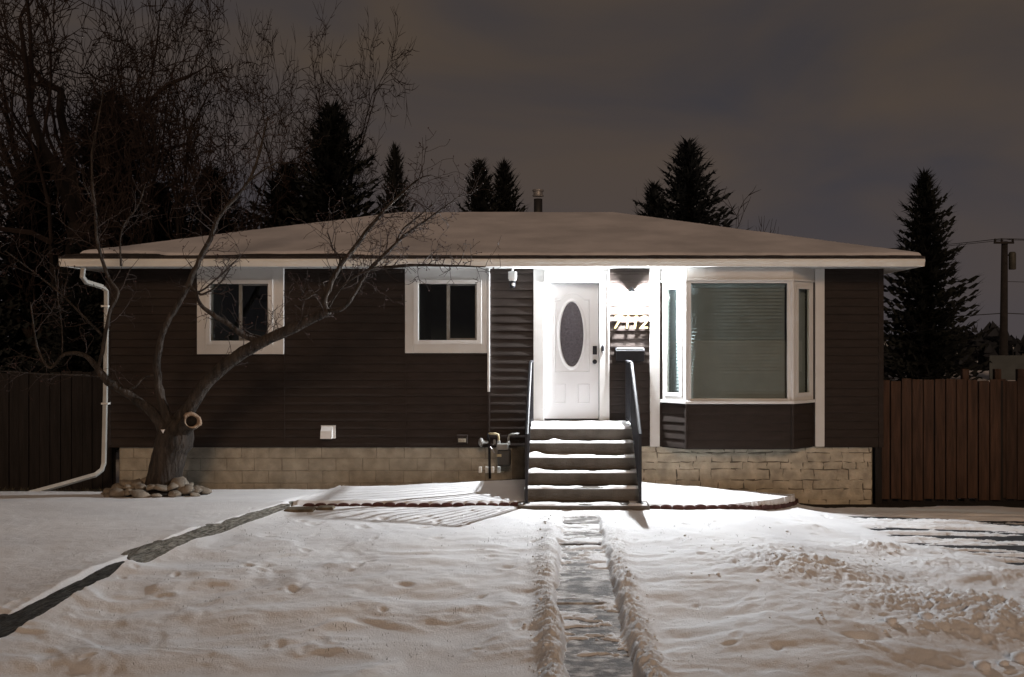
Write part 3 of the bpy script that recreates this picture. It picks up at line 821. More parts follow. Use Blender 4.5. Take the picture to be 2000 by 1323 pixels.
gutter_run('x', XE0 + .0, XE1 - .0, YE0 + .03, 1).build('gutter', M_GUTTER, house)
gutter_run('y', YE0 + .08, YE1, XE0 + .03, 1).build('gutter', M_GUTTER, house)
gutter_run('y', YE0 + .08, YE1, XE1 - .03, -1).build('gutter', M_GUTTER, house)
# soffit panels
NP = 122; pw = (XE1 - XE0 - .12) / NP
me = MB().box(.0025, pw - .0025, YE0 + .08, YW - .0, Z_SOF - .002, Z_SOF + .012).mesh('soffit_panel'); me.materials.append(M_SOFFIT)
bm = bmesh.new(); bm.from_mesh(me); bmesh.ops.recalc_face_normals(bm, faces=bm.faces[:]); bm.to_mesh(me); bm.free()
for i in range(NP):
    o = link('soffit_panel', me, None, house)
    o.location = Vector(o.location) + Vector((XE0 + .06 + i * pw, 0, 0))
box('soffit_backing', XE0 + .05, XE1 - .05, YE0 + .085, YW + .02, Z_SOF + .013, Z_SOF + .03, M_DARKMETAL, house)
for (a_, b_) in ((XE0 + .076, XL - .001), (XR + .001, XE1 - .076)):
    box('soffit_return', a_, b_, YW + .003, YE1 - .1, Z_SOF - .001, Z_SOF + .012, M_SOFFIT, house)
# flue
fl = thing('flue_pipe', 'short dark metal flue with pale banded cap behind the roof ridge', 'flue', (WX(1051, 19.4), 19.4, 4.3))
fx, fz = WX(1051, 19.4), WZ(417, 19.4)
MB().lathe((fx, 19.4, 4.25), [(.082, 0), (.082, .62)], 20).build('pipe', mat('flue_metal', (.02, .02, .022), .6, .2, 10), fl, True)
MB().lathe((fx, 19.4, WZ(384, 19.4)), [(.105, 0), (.108, .02), (.09, .03), (.09, .09), (.108, .095), (.11, .125), (.04, .14)], 20).build('cap', M_GALV, fl)

# downspout
ds = [(163, 524, 14.52), (161, 541, 14.55), (168, 551, 14.66), (200, 561, 14.88), (208, 569, 14.93), (208, 640, 14.94), (206, 760, 14.94), (204, 860, 14.94), (203, 905, 14.92), (199, 918, 14.86), (186, 928, 14.78), (120, 947, 14.6), (42, 968, 14.4)]
dsm = MB().tube([U(*q) for q in ds], .040, 4, twist=0.0).build('downspout', mat('downspout_paint', (0.40, 0.39, 0.36), .5, .1, 5), house, bevel=.006)
for py in (600, 790):
    q = U(207, py, 14.94); box('strap', q.x - .05, q.x + .05, 14.885, 14.99, q.z, q.z + .025, M_GUTTER, dsm)

# ------------------------------------------------------------------ front steps
steps = thing('front_steps', 'grey concrete front steps with snow along every tread', 'steps', (.33, 13.3, 0))
SX0, SX1 = -.41, 1.045
ZL, RS, TD = 0.972, 0.168, 0.252
for k in range(6):
    yf = 13.9 - TD * k; zt = ZL - RS * k
    w = .004 * k + (.075 if k == 5 else 0)
    yf = yf - (.03 if k == 5 else 0)
    zb_ = zt - RS + (.001) if k < 5 else -.12
    st = MB().box(SX0 - w, SX1 + w, yf, 14.90, zb_, zt).build('step', M_CONC, steps, bevel=.012)
# snow lying on the treads
def tread_snow():
    mb = MB()
    for k in range(6):
        yf = 13.9 - TD * k - (.03 if k == 5 else 0); zt = ZL - RS * k
        yb_ = 14.885 if k == 0 else 13.9 - TD * (k - 1) - .002
        x0, x1 = SX0 - .004 * k - (.05 if k == 5 else 0), SX1 + .004 * k + (.05 if k == 5 else 0)
        nx, ny = 150, (34 if k == 0 else 16)
        X, Y = np.meshgrid(np.linspace(x0 - .005, x1 + .005, nx), np.linspace(yf - .008, yb_, ny))
        u = (Y - yf) / (yb_ - yf)
        N = fbm(X * 3.2 + 7 * k, Y * 3.2, 100 + k, 4) ; n2 = fbm(X * 14, Y * 14 + k, 130, 3) - .5
        if k == 0: T = .016 + .03 * (N - .5) + .012 * n2
        elif k < 4:
            T = .006 + .03 * (N - .47) + .008 * n2 - .030 * sst(.55, .95, u) * (N < .56)
            T += .038 * np.exp(-((X - (-.30 + (.25 if k == 1 else 0))) / .09) ** 2) * sst(.15, .7, u)
        else: T = .006 + .05 * (N - .5) + .008 * n2 - .024 * sst(.45, .9, u)
        e = np.minimum(np.minimum(X - x0, x1 - X), np.where(k == 0, Y - yf, Y - yf)) + .005 * n2
        T = T * sst(-.008, .02, e) - .012 * (1 - sst(-.006, .012, e))
        Z = zt + np.maximum(T, -.012)
        keep = (T > -.011)
        idx = np.arange(nx * ny).reshape(ny, nx)
        q = np.stack([idx[:-1, :-1], idx[:-1, 1:], idx[1:, 1:], idx[1:, :-1]], -1).reshape(-1, 4)
        kf = keep.ravel()[q].any(1)
        mb.add(np.stack([X, Y, Z], -1).reshape(-1, 3).tolist(), [tuple(int(i) for i in r) for r in q[kf]])
    return mb
ts = tread_snow().build('step_snow', M_STEPSNOW, None, True)
tag(ts, 'white snow lying along the treads and landing of the steps', 'snow', kind='stuff')

# handrails
def handrail(name, x_front, x_back, label, side):
    yb_, yl, yf = 14.80, 13.98, 12.70
    zl = ZL + .90; zf = ZL - RS * 5 + .87
    t = thing(name, label, 'handrail', (x_front, 13.3, ZL - RS * 5), 'handrails of the front steps')
    xm = x_back + (x_front - x_back) * .35
    def xy(y): return x_back + (x_front - x_back) * (yb_ - y) / (yb_ - yf)
    m_ = MB()
    pts = [(xy(yb_), yb_, zl), (xy(yl), yl, zl), (xy(yf), yf, zf)]
    # flat cap rail
    for p, q in zip(pts[:-1], pts[1:]):
        p = Vector(p); q = Vector(q); d = (q - p).normalized(); sd = Vector((1, 0, 0)); up = sd.cross(d).normalized()
        if up.z < 0: up = -up
        v = []
        for c_ in (p, q + d * .01):
            for (a_, b_) in ((-.022, -.010), (.022, -.010), (.022, .004), (.012, .012), (-.012, .012), (-.022, .004)):
                v.append(c_ + sd * a_ + up * b_)
        m_.add(v, [(k, (k + 1) % 6, 6 + (k + 1) % 6, 6 + k) for k in range(6)] + [tuple(range(5, -1, -1)), tuple(range(6, 12))])
    m_.build('cap_rail', M_IRON, t)
    b_ = MB(); off = -.84
    pts2 = [(p[0], p[1], p[2] + off) for p in pts]
    b_.tube(pts2, .010, 4).build('bottom_rail', M_IRON, t)
    for (y, z0, z1) in ((yb_, ZL, zl), (yl, ZL, zl), (yf, ZL - RS * 5, zf)):
        x = xy(y)
        MB().box(x - .017, x + .017, y - .017, y + .017, z0 + .002, z1 - .011).build('post', M_IRON, t, bevel=.002)
        MB().box(x - .04, x + .04, y - .04, y + .04, z0 + .001, z0 + .010).build('foot_plate', M_IRON, t)
    yy = yb_ - .11
    while yy > yf + .05:
        if abs(yy - yl) > .05:
            zt = zl if yy > yl else zl + (zf - zl) * (yl - yy) / (yl - yf)
            x = xy(yy)
            MB().box(x - .008, x + .008, yy - .008, yy + .008, zt + off, zt - .011).build('baluster', M_IRON, t)
        yy -= .112
    return t
handrail('handrail', -.395, -.375, 'black iron handrail on the gas meter side of the front steps', -1)
handrail('handrail', 1.03, 1.005, 'black iron handrail below the mailbox on the bay window side of the steps', 1)

# ------------------------------------------------------------------ things on the front wall
# wall lamp
LX, LZ, LY = WX(1232), WZ(580), YW - .108
lamp = thing('wall_lamp', 'lit white wall lantern above the house number beside the door', 'lamp', (LX, YW, LZ))
MB().lathe((LX, YW - .017, LZ + .03), [(.055, 0), (.055, .012), (.03, .022)], 20, 'Y').build('back_plate', M_DARKMETAL, lamp)
MB().tube([(LX, YW - .03, LZ + .03), (LX, YW - .08, LZ + .10), (LX, LY + .02, LZ + .135), (LX, LY, LZ + .12)], .010, 8).build('arm', M_DARKMETAL, lamp, True)
MB().lathe((LX, LY, LZ + .062), [(.066, 0), (.068, .006), (.05, .035), (.025, .055), (.015, .07)], 24).build('hood', M_DARKMETAL, lamp, True)
MB().lathe((LX, LY, LZ), [(.006, -.034), (.016, -.028), (.0215, -.010), (.0215, .010), (.017, .034), (.013, .060)], 24).build('globe', M_GLOBE, lamp, True)

# digits
num = thing('house_number', 'tan raised numerals 7112 fixed under the wall lamp', 'house number', (WX(1232), YW, WZ(645)))
for i, ch in enumerate('7112'):
    cu = bpy.data.curves.new('digit', 'FONT'); cu.body = ch; cu.size = .265; cu.extrude = .007; cu.bevel_depth = .002; cu.shear = .15; cu.offset = .002
    tmp = bpy.data.objects.new('digit_tmp', cu); col.objects.link(tmp)
    dg = bpy.context.evaluated_depsgraph_get(); dg.update()
    me = bpy.data.meshes.new_from_object(tmp.evaluated_get(dg)); bpy.data.objects.remove(tmp); bpy.data.curves.remove(cu)
    me.name = 'digit'
    xsn = [v.co.x for v in me.vertices]
    cxd = (min(xsn) + max(xsn)) / 2
    px = (1208, 1225.5, 1241, 1257)[i]
    for v in me.vertices:
        v.co = Vector((v.co.x - cxd + WX(px), YW - .045 - v.co.z, v.co.y + WZ(642)))
    me.flip_normals()
    link('digit', me, M_DIGIT, num)

# mailbox
mbx = thing('mailbox', 'black wall mailbox under the house number', 'mailbox', (WX(1230), YW, WZ(704)))
a_, b_ = WX(1203), WX(1257)
box('body', a_, b_, YW - .13, YW - .019, WZ(705), WZ(686), M_DARKMETAL, mbx, .006)
MB().add([(a_ - .006, YW - .019, WZ(680)), (b_ + .006, YW - .019, WZ(680)), (b_ + .006, YW - .142, WZ(685)), (a_ - .006, YW - .142, WZ(685)), (a_ - .006, YW - .019, WZ(683)), (b_ + .006, YW - .019, WZ(683)), (b_ + .006, YW - .142, WZ(687)), (a_ - .006, YW - .142, WZ(687))],
         [(0, 1, 2, 3), (7, 6, 5, 4), (3, 2, 6, 7), (0, 3, 7, 4), (1, 5, 6, 2), (0, 4, 5, 1)]).build('lid', mat('mailbox_lid', (.05, .05, .055), .4, .1, 10), mbx)
box('lid_highlight', a_ + .01, b_ - .01, YW - .125, YW - .03, WZ(682.6), WZ(679.6), M_STEPSNOW, mbx, .006)  # white strip added as the light caught along the mailbox top

# doorbell
dbl = thing('doorbell', 'small dark oval doorbell on the door casing', 'doorbell', (WX(1177), YW - .045, WZ(682)))
m_ = ellipse_ring(WX(1177), WZ(682), .001, .04, [(.024, -.0), (.022, .012), (.014, .018), (.0, .018)], YW - .0345, 20)
m_.build('case', M_DARKMETAL, dbl, True)
MB().lathe((WX(1177), YW - .049, WZ(688)), [(.011, 0), (.011, .006), (.008, .008)], 14, 'Y').build('button', M_GALV, dbl)

# security camera
sc = thing('security_camera', 'white security camera hanging under the eave left of the door', 'camera', (WX(1001), 14.85, Z_SOF))
cxm, cym = WX(1001, 14.85), 14.85
MB().lathe((cxm, cym, Z_SOF - .045), [(.016, 0), (.016, .03), (.035, .032), (.035, .042)], 14).build('mount', M_VINYL, sc)
box('body', cxm - .052, cxm + .052, cym - .05, cym + .05, WZ(549, 14.85), Z_SOF - .055, M_VINYL, sc, .012)
for s in (-1, 1): box('antenna', cxm + s * .058 - .006, cxm + s * .058 + .006, cym - .004, cym + .008, WZ(545, 14.85), WZ(531, 14.85), M_VINYL, sc, .003)
MB().lathe((cxm, cym, WZ(563, 14.85)), [(.006, 0), (.03, .008), (.043, .03), (.045, .06), (.04, .095), (.03, .105)], 20).build('dome', M_DARKMETAL, sc, True)
MB().lathe((cxm + .008, cym - .036, WZ(556, 14.85)), [(.022, 0), (.02, .012), (.005, .018)], 16, 'Y').build('lens', M_VINYL, sc, True)

# dryer vent hood
dv = thing('vent_hood', 'small white dryer vent hood low on the brown siding', 'vent', (WX(641), YW, WZ(856)))
a_, b_, c0, c1 = WX(628), WX(655), WZ(856), WZ(832)
box('flange', a_ - .002, b_ + .01, YW - .030, YW - .022, c0 - .003, c1 + .008, M_WHITE, dv, .002)
MB().add([(a_ + .008, YW - .024, c1), (b_ - .03, YW - .024, c1), (b_ - .03, YW - .1, c1 - .07), (a_ + .008, YW - .1, c1 - .07), (a_ + .008, YW - .024, c0), (b_ - .03, YW - .024, c0), (b_ - .03, YW - .12, c0), (a_ + .008, YW - .12, c0)],
         [(0, 1, 2, 3), (3, 2, 6, 7), (0, 3, 7, 4), (1, 5, 6, 2), (0, 4, 5, 1), (4, 7, 6, 5)]).build('hood', M_VINYL, dv)
# outlet box
ob = thing('outlet_box', 'small brown outlet box at the siding bottom left of the gas meter', 'outlet', (WX(903), YW, WZ(866)))
box('case', WX(893), WX(914), YW - .07, YW - .0186, WZ(866), WZ(849), M_SIDING, ob, .006)
box('plate', WX(896), WX(911), YW - .078, YW - .0705, WZ(863), WZ(856), M_FOUND, ob, .002)

# gas meter
gm = thing('gas_meter', 'grey gas meter with pipes and regulator against the foundation beside the steps', 'gas meter', (WX(980), 14.75, .15))
GY = 14.74
def g(px, py, y=GY): return U(px, py, y)
q0, q1 = g(972, 910), g(998, 878)
box('meter_body', q0.x, q1.x, GY - .09, GY + .09, q0.z, q1.z, mat('meter_dark', (.05, .05, .048), .5, .2, 10, .1), gm, .03)
q0, q1 = g(971, 877.5), g(993, 866)
box('index_box', q0.x, q1.x, GY - .13, GY + .02, q0.z, q1.z, M_GREYMETAL, gm, .008)
q0, q1 = g(971, 891), g(980, 886)
box('meter_plate', q0.x, q1.x, GY - .094, GY - .0905, q0.z, q1.z, M_YELLOW, gm)
MB().tube([g(974, 866), g(974, 855), g(973, 849), g(968, 847.5), g(954, 847.5)], .016, 10).build('inlet_pipe', M_YELLOW, gm, True)
MB().tube([g(993, 866), g(993, 856), g(995, 850), g(1000, 848.5), g(1012, 847.5), g(1012, 847.5, 14.96)], .016, 10).build('outlet_pipe', M_GREYMETAL, gm, True)
MB().lathe(tuple(g(974, 868)), [(.026, 0), (.026, .05), (.02, .055)], 8).build('union_nut', M_GREYMETAL, gm)
MB().lathe(tuple(g(993, 869)), [(.03, 0), (.03, .04), (.02, .055)], 8).build('union_nut', M_GREYMETAL, gm)
q = g(945, 864)
MB().lathe((q.x - .05, q.y, q.z), [(.012, -.03), (.045, -.02), (.062, -.004), (.065, .02), (.062, .03), (.03, .045), (.022, .12)], 18, 'X').build('regulator', M_GREYMETAL, gm, True)
MB().tube([g(954, 847.5), g(953, 856), g(955, 864), g(956, 880), g(956, 905), g(957, 935)], .018, 10).build('riser_pipe', M_DARKMETAL, gm, True)
MB().tube([g(966, 868), g(966, 859)], .018, 8).build('valve', M_GREYMETAL, gm)
MB().tube([g(957, 873, 14.7), g(966, 885, 14.68)], .012, 6).build('valve_handle', M_GALV, gm)
for px in (938, 951, 962, 974):
    q0, q1 = g(px - 3, 924, 14.97), g(px + 3, 912, 14.97)
    box('pipe_tag', q0.x, q1.x, 14.955, 14.99, q0.z, q1.z, M_GUTTER, gm, .003)

# ------------------------------------------------------------------ garden edging, timbers, stones
def edging_run(path, label, group):
    """scalloped pieces standing along a plan path"""
    pts = [Vector(p) for p in path]
    root = thing('garden_edging', label, 'edging', (pts[0].x, pts[0].y, 0), group)
    d = 0.0; tot = sum((b - a).length for a, b in zip(pts[:-1], pts[1:])); step = .145
    rg = random.Random(len(label))
    def at(s):
        for a, b in zip(pts[:-1], pts[1:]):
            L = (b - a).length
            if s <= L: return a + (b - a) * (s / L), (b - a).normalized()
            s -= L
        return pts[-1], (pts[-1] - pts[-2]).normalized()
    while d < tot - .05:
        p, t = at(d + step / 2); nn = Vector((t.y, -t.x))
        zb_ = float(base_height(p.x, p.y - .05)) - .02 + .0; hgt = .090 + rg.uniform(-.008, .008)
        prof = [(-.5, -.3), (.5, -.3)] + [(.5 * math.cos(math.pi * k / 8), .70 + .30 * math.sin(math.pi * k / 8)) for k in range(9)]
        lean = rg.uniform(-.012, .012); yaw = rg.uniform(-.006, .006)
        v = []
        for dd in (.028, -.028):
            for (a_, h) in prof:
                q = p + t * (a_ * (step - .002)) + nn * (dd + yaw * a_ + lean * h)
                v.append((q.x, q.y, zb_ + .02 + hgt * h))
        n = len(prof)
        MB().add(v, [(k, (k + 1) % n, n + (k + 1) % n, n + k) for k in range(n)] + [tuple(range(n - 1, -1, -1)), tuple(range(n, 2 * n))]).build('edging_piece', M_EDGE, root, bevel=.006)
        d += step
edging_run([(-3.22, 12.80), (-2.2, 12.84), (-1.2, 12.85), (-.50, 12.85)], 'scalloped dark red edging along the snowy bed left of the steps', 'garden edging')
edging_run([(1.14, 12.72), (1.6, 12.65), (2.13, 12.73), (2.58, 13.07), (2.96, 13.62), (3.36, 14.37), (3.46, 14.7)], 'scalloped dark red edging curving to the wall below the bay window', 'garden edging')

def timber(ya, yb_, label, m, w=.13, hmul=1.0, seed=1, x_off=0.0):
    n = 26; prof = [(-.5, -.5), (0, -.52), (.5, -.5), (.53, -.2), (.53, .2), (.5, .42), (.42, .5), (0, .51), (-.5, .5)]
    v = []; p = len(prof)
    for i in range(n + 1):
        y = ya + (yb_ - ya) * i / n
        zr_, zl_ = float(z_right(y)), float(z_left(y))
        top = zl_ + .030; bot = min(zr_ - .06, top - .12)
        cx_ = float(x_timber(y)) + .055 - w / 2 + x_off
        for (a_, b_) in prof:
            nz = mnoise.noise(Vector((y * 5, a_ * 3 + seed, b_ * 6))) * .012 + mnoise.noise(Vector((y * 17, a_ * 3, b_ * 9 + seed))) * .007
            taper = 1 - .35 * max(0, 1 - min(i, n - i) / 2.0) * .5
            v.append((cx_ + a_ * w + nz, y, (top + bot) / 2 + b_ * (top - bot) * hmul * taper + nz))
    f_ = [(i * p + k, i * p + (k + 1) % p, (i + 1) * p + (k + 1) % p, (i + 1) * p + k) for i in range(n) for k in range(p)]
    f_ += [tuple(range(p - 1, -1, -1)), tuple(n * p + k for k in range(p))]
    o = MB().add(v, f_).build('landscape_timber', m, None, False)
    return tag(o, label, 'timber', 'timbers holding up the left lawn')
timber(11.35, 12.62, 'weathered grey timber nearest the garden bed along the lawn edge', M_TIMBER, seed=2)
timber(9.80, 11.33, 'split weathered timber in the middle of the lawn edge', M_TIMBER, seed=7)
timber(6.9, 9.70, 'dark rotten timber nearest the camera along the lawn edge', M_TIMBER2, seed=5)
timber(12.68, 14.6, 'snow covered timber between the left lawn and garden bed', M_TIMBER, .10, .8, 9, -.06)
# wood block at the corner
bx, by = pix_ground(590, 998)
bz = float(base_height(bx, by))
wb = MB().box(bx - .2, bx + .16, by - .12, by + .12, bz - .05, bz + .075).build('wood_block', M_CUTWOOD, None, bevel=.02)
tag(wb, 'short tan wood block at the corner of bed edging and timber', 'wood block')
wb.data.materials.clear(); wb.data.materials.append(mat('block_wood', (.11, .085, .055), .9, .4, 9, .7, 25))
wb2 = MB().box(bx + .17, bx + .38, by - .02, by + .16, bz - .05, bz + .085).build('wood_block', MATS['block_wood'], None, bevel=.02)
tag(wb2, 'smaller squared wood block beside the first red edging piece', 'wood block')

# stones round the tree
TX, TY = WX(322, 13.75), 13.75
TZ = float(z_left(TY)) + .03
ring = thing('stone_ring', 'low ring of rounded river stones heaped round the tree trunk', 'stones', (TX, TY, TZ))
stone_meshes = []
for s in range(6):
    bm = bmesh.new(); bmesh.ops.create_icosphere(bm, subdivisions=2, radius=1.0)
    for v in bm.verts:
        d = 1 + .42 * mnoise.noise(v.co * 1.2 + Vector((s * 7.1, 0, 0))) + .16 * mnoise.noise(v.co * 3 + Vector((0, s * 3.3, 0)))
        v.co *= d
        if v.co.z < -.5: v.co.z = -.5
    me = bpy.data.meshes.new('stone'); bm.to_mesh(me); bm.free(); me.materials.append(M_ROCK)
    me.polygons.foreach_set('use_smooth', np.ones(len(me.polygons), dtype=bool)); stone_meshes.append(me)
rng = random.Random(12)
placed = []
for i in range(400):
    if len(placed) >= 78: break
    an = rng.uniform(0, 2 * math.pi); rr = rng.uniform(.30, .68)
    x = TX + rr * math.cos(an) * 1.02 - .10; y = TY + rr * math.sin(an) * .70 - .06
    if math.hypot(x - TX, y - TY) < .25: continue
    s = rng.uniform(.06, .14)
    if any(math.hypot(x - a, y - b) < (s + c_) * .62 for a, b, c_ in placed): continue
    placed.append((x, y, s))
    lift = max(0, .17 * (1 - (rr - .28) / .42))
    o = link('stone', stone_meshes[i % 6], None, ring)
    o.location = Vector((x - TX, y - TY, float(z_left(y)) + .035 + lift + s * .2 - TZ))
    o.scale = (s * rng.uniform(.95, 1.45), s * rng.uniform(.8, 1.1), s * rng.uniform(.55, .8))
    o.rotation_euler = (rng.uniform(-.3, .3), rng.uniform(-.3, .3), rng.uniform(0, 6.28))
# soil heap under the stones
mb = MB(); n = 28
v = [(TX - .06, TY - .04, TZ + .14)]
for r_, h in ((.25, .14), (.5, .07), (.72, -.02)):
    for k in range(n): v.append((TX - .06 + r_ * math.cos(2 * math.pi * k / n), TY - .04 + r_ * .70 * math.sin(2 * math.pi * k / n), TZ + h))
f_ = [(0, 1 + k, 1 + (k + 1) % n) for k in range(n)]
for q in range(2):
    for k in range(n): f_.append((1 + q * n + k, 1 + q * n + (k + 1) % n, 1 + (q + 1) * n + (k + 1) % n, 1 + (q + 1) * n + k))
mb.add(v, f_).build('soil_heap', M_SOIL, ring, True)

# ------------------------------------------------------------------ the front tree
tree = thing('fruit_tree', 'bare spreading fruit tree with hollow cut limb in front of the left window', 'tree', (TX, TY, TZ))
wood, twigs, fruit = MB(), MB(), MB()
trg = random.Random(77)
def smooth_path(pts, sub=4):
    """Catmull-Rom through points with radius"""
    out = []
    n = len(pts)
    for i in range(n - 1):
        p0, p1, p2, p3 = pts[max(i - 1, 0)], pts[i], pts[i + 1], pts[min(i + 2, n - 1)]
        for k in range(sub):
            t = k / sub
            out.append(tuple(.5 * ((2 * b) + (-a + c_) * t + (2 * a - 5 * b + 4 * c_ - d) * t * t + (-a + 3 * b - 3 * c_ + d) * t ** 3) for a, b, c_, d in zip(p0, p1, p2, p3)))
    out.append(pts[-1]); return out
PXM = F / TY
def limb(pts, sides=9, sub=4, mb=None):
    """pts: (px, py, depth offset m, radius px)"""
    P3 = []
    for (px, py, dy, r_) in pts:
        Y = TY + dy; q = U(px, py, Y); P3.append((q.x, q.y, q.z, r_ / PXM))
    s = smooth_path(P3, sub)
    (mb or wood).tube([Vector(q[:3]) + (Vector((mnoise.noise(Vector((q[0] * 9, q[2] * 9, 1))), mnoise.noise(Vector((q[0] * 9, q[2] * 9, 5))), mnoise.noise(Vector((q[0] * 9, q[2] * 9, 9))))) * (min(.02, q[3] * .5) if sides < 12 else (.008 if sides < 20 else .0))) for q in s], [max(.0025, q[3] * (1 + (.16 if sides < 20 else .05) * mnoise.noise(Vector((q[0] * 7, q[2] * 7, 3))))) for q in s], sides)
    return s
def twig(p, d, L, r_, level):
    n = max(3, int(L / .07)); pts = [p]; q = p.copy(); dd = d.normalized()
    for i in range(n):
        dd = (dd + Vector((trg.gauss(0, .20), trg.gauss(0, .20), trg.gauss(.03, .20)))).normalized()
        q = q + dd * (L / n); pts.append(q.copy())
    twigs.tube(pts, [max(.0030, r_ * (1 - .75 * i / n)) for i in range(n + 1)], 4 if level == 0 else 3, caps=False)
    if level < 2:
        for i in range(1, n + 1):
            if trg.random() < (.62 if level == 0 else .42):
                sd = dd.cross(Vector((trg.gauss(0, 1), trg.gauss(0, 1), trg.gauss(0, 1)))).normalized()
                twig(pts[i], (dd * .45 + sd).normalized(), L * trg.uniform(.28, .58), r_ * .6, level + 1)
    elif trg.random() < .6:
        b = pts[-1]; s = trg.uniform(.008, .013)
        fruit.add([b + Vector(o_) * s for o_ in ((1, 0, 0), (-1, 0, 0), (0, 1, 0), (0, -1, 0), (0, 0, 1), (0, 0, -1))], [(0, 2, 4), (2, 1, 4), (1, 3, 4), (3, 0, 4), (2, 0, 5), (1, 2, 5), (3, 1, 5), (0, 3, 5)])
def sprout(path, start, every, L, up=.3, r_=.0075, dens=1.0):
    acc = 0; every *= .72
    for i in range(1, len(path)):
        a = Vector(path[i - 1][:3]); b = Vector(path[i][:3]); acc += (b - a).length
        if i / len(path) < start: acc = 0; continue
        while acc > every:
            acc -= every
            if trg.random() > dens: continue
            t = (b - a).normalized()
            sd = t.cross(Vector((trg.gauss(0, 1), trg.gauss(0, .6), trg.gauss(0, 1)))).normalized()
            twig(b, (t * .5 + sd + Vector((0, 0, up))).normalized(), L * trg.uniform(.5, 1.2), min(r_, path[i][3] * .6), 0)
# trunk
limb([(314, 988, 0, 41), (317, 962, 0, 36), (323, 925, 0, 32), (332, 885, 0, 32), (343, 855, 0, 35), (349, 836, 0, 27), (352, 818, .03, 16)], 26, 4)
pr = [
 limb([(346, 850, .02, 20), (352, 825, .02, 17), (372, 795, -.05, 14), (400, 752, -.12, 12.5), (450, 706, -.2, 12), (500, 674, -.3, 11.5), (560, 646, -.38, 10.5), (615, 620, -.45, 9.5), (642, 607, -.5, 8.5)], 12),
]
A1 = limb([(640, 609, -.5, 5), (634, 590, -.5, 5), (645, 558, -.45, 4.6), (658, 530, -.4, 4.4), (680, 500, -.4, 4.4), (715, 455, -.3, 4), (750, 412, -.25, 3.4), (785, 378, -.2, 2.6), (818, 350, -.2, 1.6), (842, 342, -.2, .8)], 8)
A2 = limb([(641, 608, -.5, 4.2), (662, 606, -.55, 3.8), (680, 592, -.6, 3.6), (700, 560, -.6, 3.4), (718, 530, -.6, 3.6), (745, 503, -.65, 3.2), (790, 460, -.7, 2.6), (830, 432, -.7, 2), (858, 412, -.7, 1.4), (905, 378, -.7, .7)], 8)
A3 = limb([(637, 596, -.5, 2.6), (628, 580, -.5, 2.4), (615, 573, -.5, 2.2), (600, 582, -.52, 2), (588, 582, -.55, 1.6), (600, 555, -.55, 1)], 6)
A4 = limb([(636, 580, -.5, 2.4), (633, 562, -.45, 2.1), (630, 553, -.4, 2), (620, 558, -.4, 1.2)], 6)
A5 = limb([(720, 526, -.6, 3.2), (760, 522, -.62, 3), (800, 519, -.66, 2.8), (850, 519, -.7, 2.4), (905, 520, -.74, 1.8), (948, 522, -.76, 1)], 6)
A6 = limb([(642, 600, -.52, 2), (665, 565, -.6, 1.8), (695, 540, -.7, 1.6), (740, 520, -.75, 1.2)], 6)
A7 = limb([(750, 500, -.65, 2.2), (770, 480, -.66, 2), (785, 450, -.68, 1.8), (815, 425, -.7, 1.4), (845, 400, -.72, .8)], 6)
A8 = limb([(660, 530, -.42, 2.2), (664, 505, -.42, 2), (650, 485, -.42, 1.6), (640, 455, -.42, 1)], 6)
B1 = limb([(500, 668, -.3, 6.5), (470, 650, -.35, 5.6), (440, 630, -.42, 5.2), (412, 612, -.48, 4.6), (388, 590, -.5, 3.4), (383, 572, -.5, 2.6), (395, 575, -.5, 2), (425, 558, -.52, 1.6), (450, 525, -.55, 1.2)], 8)
B2 = limb([(520, 662, -.3, 3), (495, 655, -.2, 2.4), (465, 645, -.15, 1.8), (440, 660, -.1, 1.2)], 6)
C1 = limb([(336, 838, -.02, 14), (322, 805, -.05, 10), (311, 765, -.08, 8), (307, 722, -.1, 7), (311, 680, -.15, 6.2), (322, 640, -.18, 5.6), (345, 600, -.2, 5.2), (365, 562, -.22, 5.4), (385, 518, -.25, 5.2), (405, 478, -.28, 4.6), (425, 430, -.3, 4.2), (450, 397, -.3, 3.6), (483, 358, -.28, 3), (503, 312, -.26, 2.8), (514, 268, -.24, 2.3), (524, 228, -.24, 1.2)], 9)
C2 = limb([(480, 360, -.28, 2), (505, 340, -.3, 1.6), (540, 318, -.32, 1.2), (570, 320, -.32, .7)], 6)
C3 = limb([(309, 735, -.1, 2.6), (285, 735, -.14, 2.2), (265, 755, -.2, 1.8), (243, 765, -.2, 1)], 6)
C4 = limb([(370, 555, -.22, 2.6), (390, 570, -.3, 2), (440, 530, -.4, 1.6), (470, 500, -.42, .9)], 6)
D1 = limb([(330, 858, -.04, 16), (305, 815, -.1, 10.5), (272, 785, -.16, 9), (240, 764, -.2, 8.4), (205, 740, -.25, 7.4), (188, 715, -.28, 5.8), (170, 698, -.3, 5), (150, 691, -.32, 4.4), (125, 694, -.35, 3.6), (100, 718, -.38, 2.8), (84, 703, -.4, 2.4), (72, 675, -.4, 2), (66, 640, -.4, 1.6), (60, 590, -.4, 1)], 9)
D2 = limb([(190, 722, -.28, 3.6), (200, 690, -.28, 3.4), (207, 645, -.28, 3.4), (216, 605, -.26, 3.4), (230, 573, -.25, 3.2), (214, 545, -.25, 3), (200, 510, -.25, 3), (190, 470, -.25, 2.8), (186, 420, -.25, 2.6), (181, 365, -.25, 2.4), (180, 300, -.25, 2), (192, 235, -.25, 1.6), (203, 170, -.25, .9)], 8)
D3 = limb([(205, 737, -.25, 2), (160, 733, -.4, 1.7), (100, 732, -.5, 1.4), (40, 728, -.6, 1.2), (-30, 723, -.7, .8)], 6)
D4 = limb([(200, 655, -.28, 2.6), (165, 620, -.4, 2.2), (125, 580, -.5, 1.8), (70, 535, -.6, 1.5), (10, 490, -.7, 1)], 6)
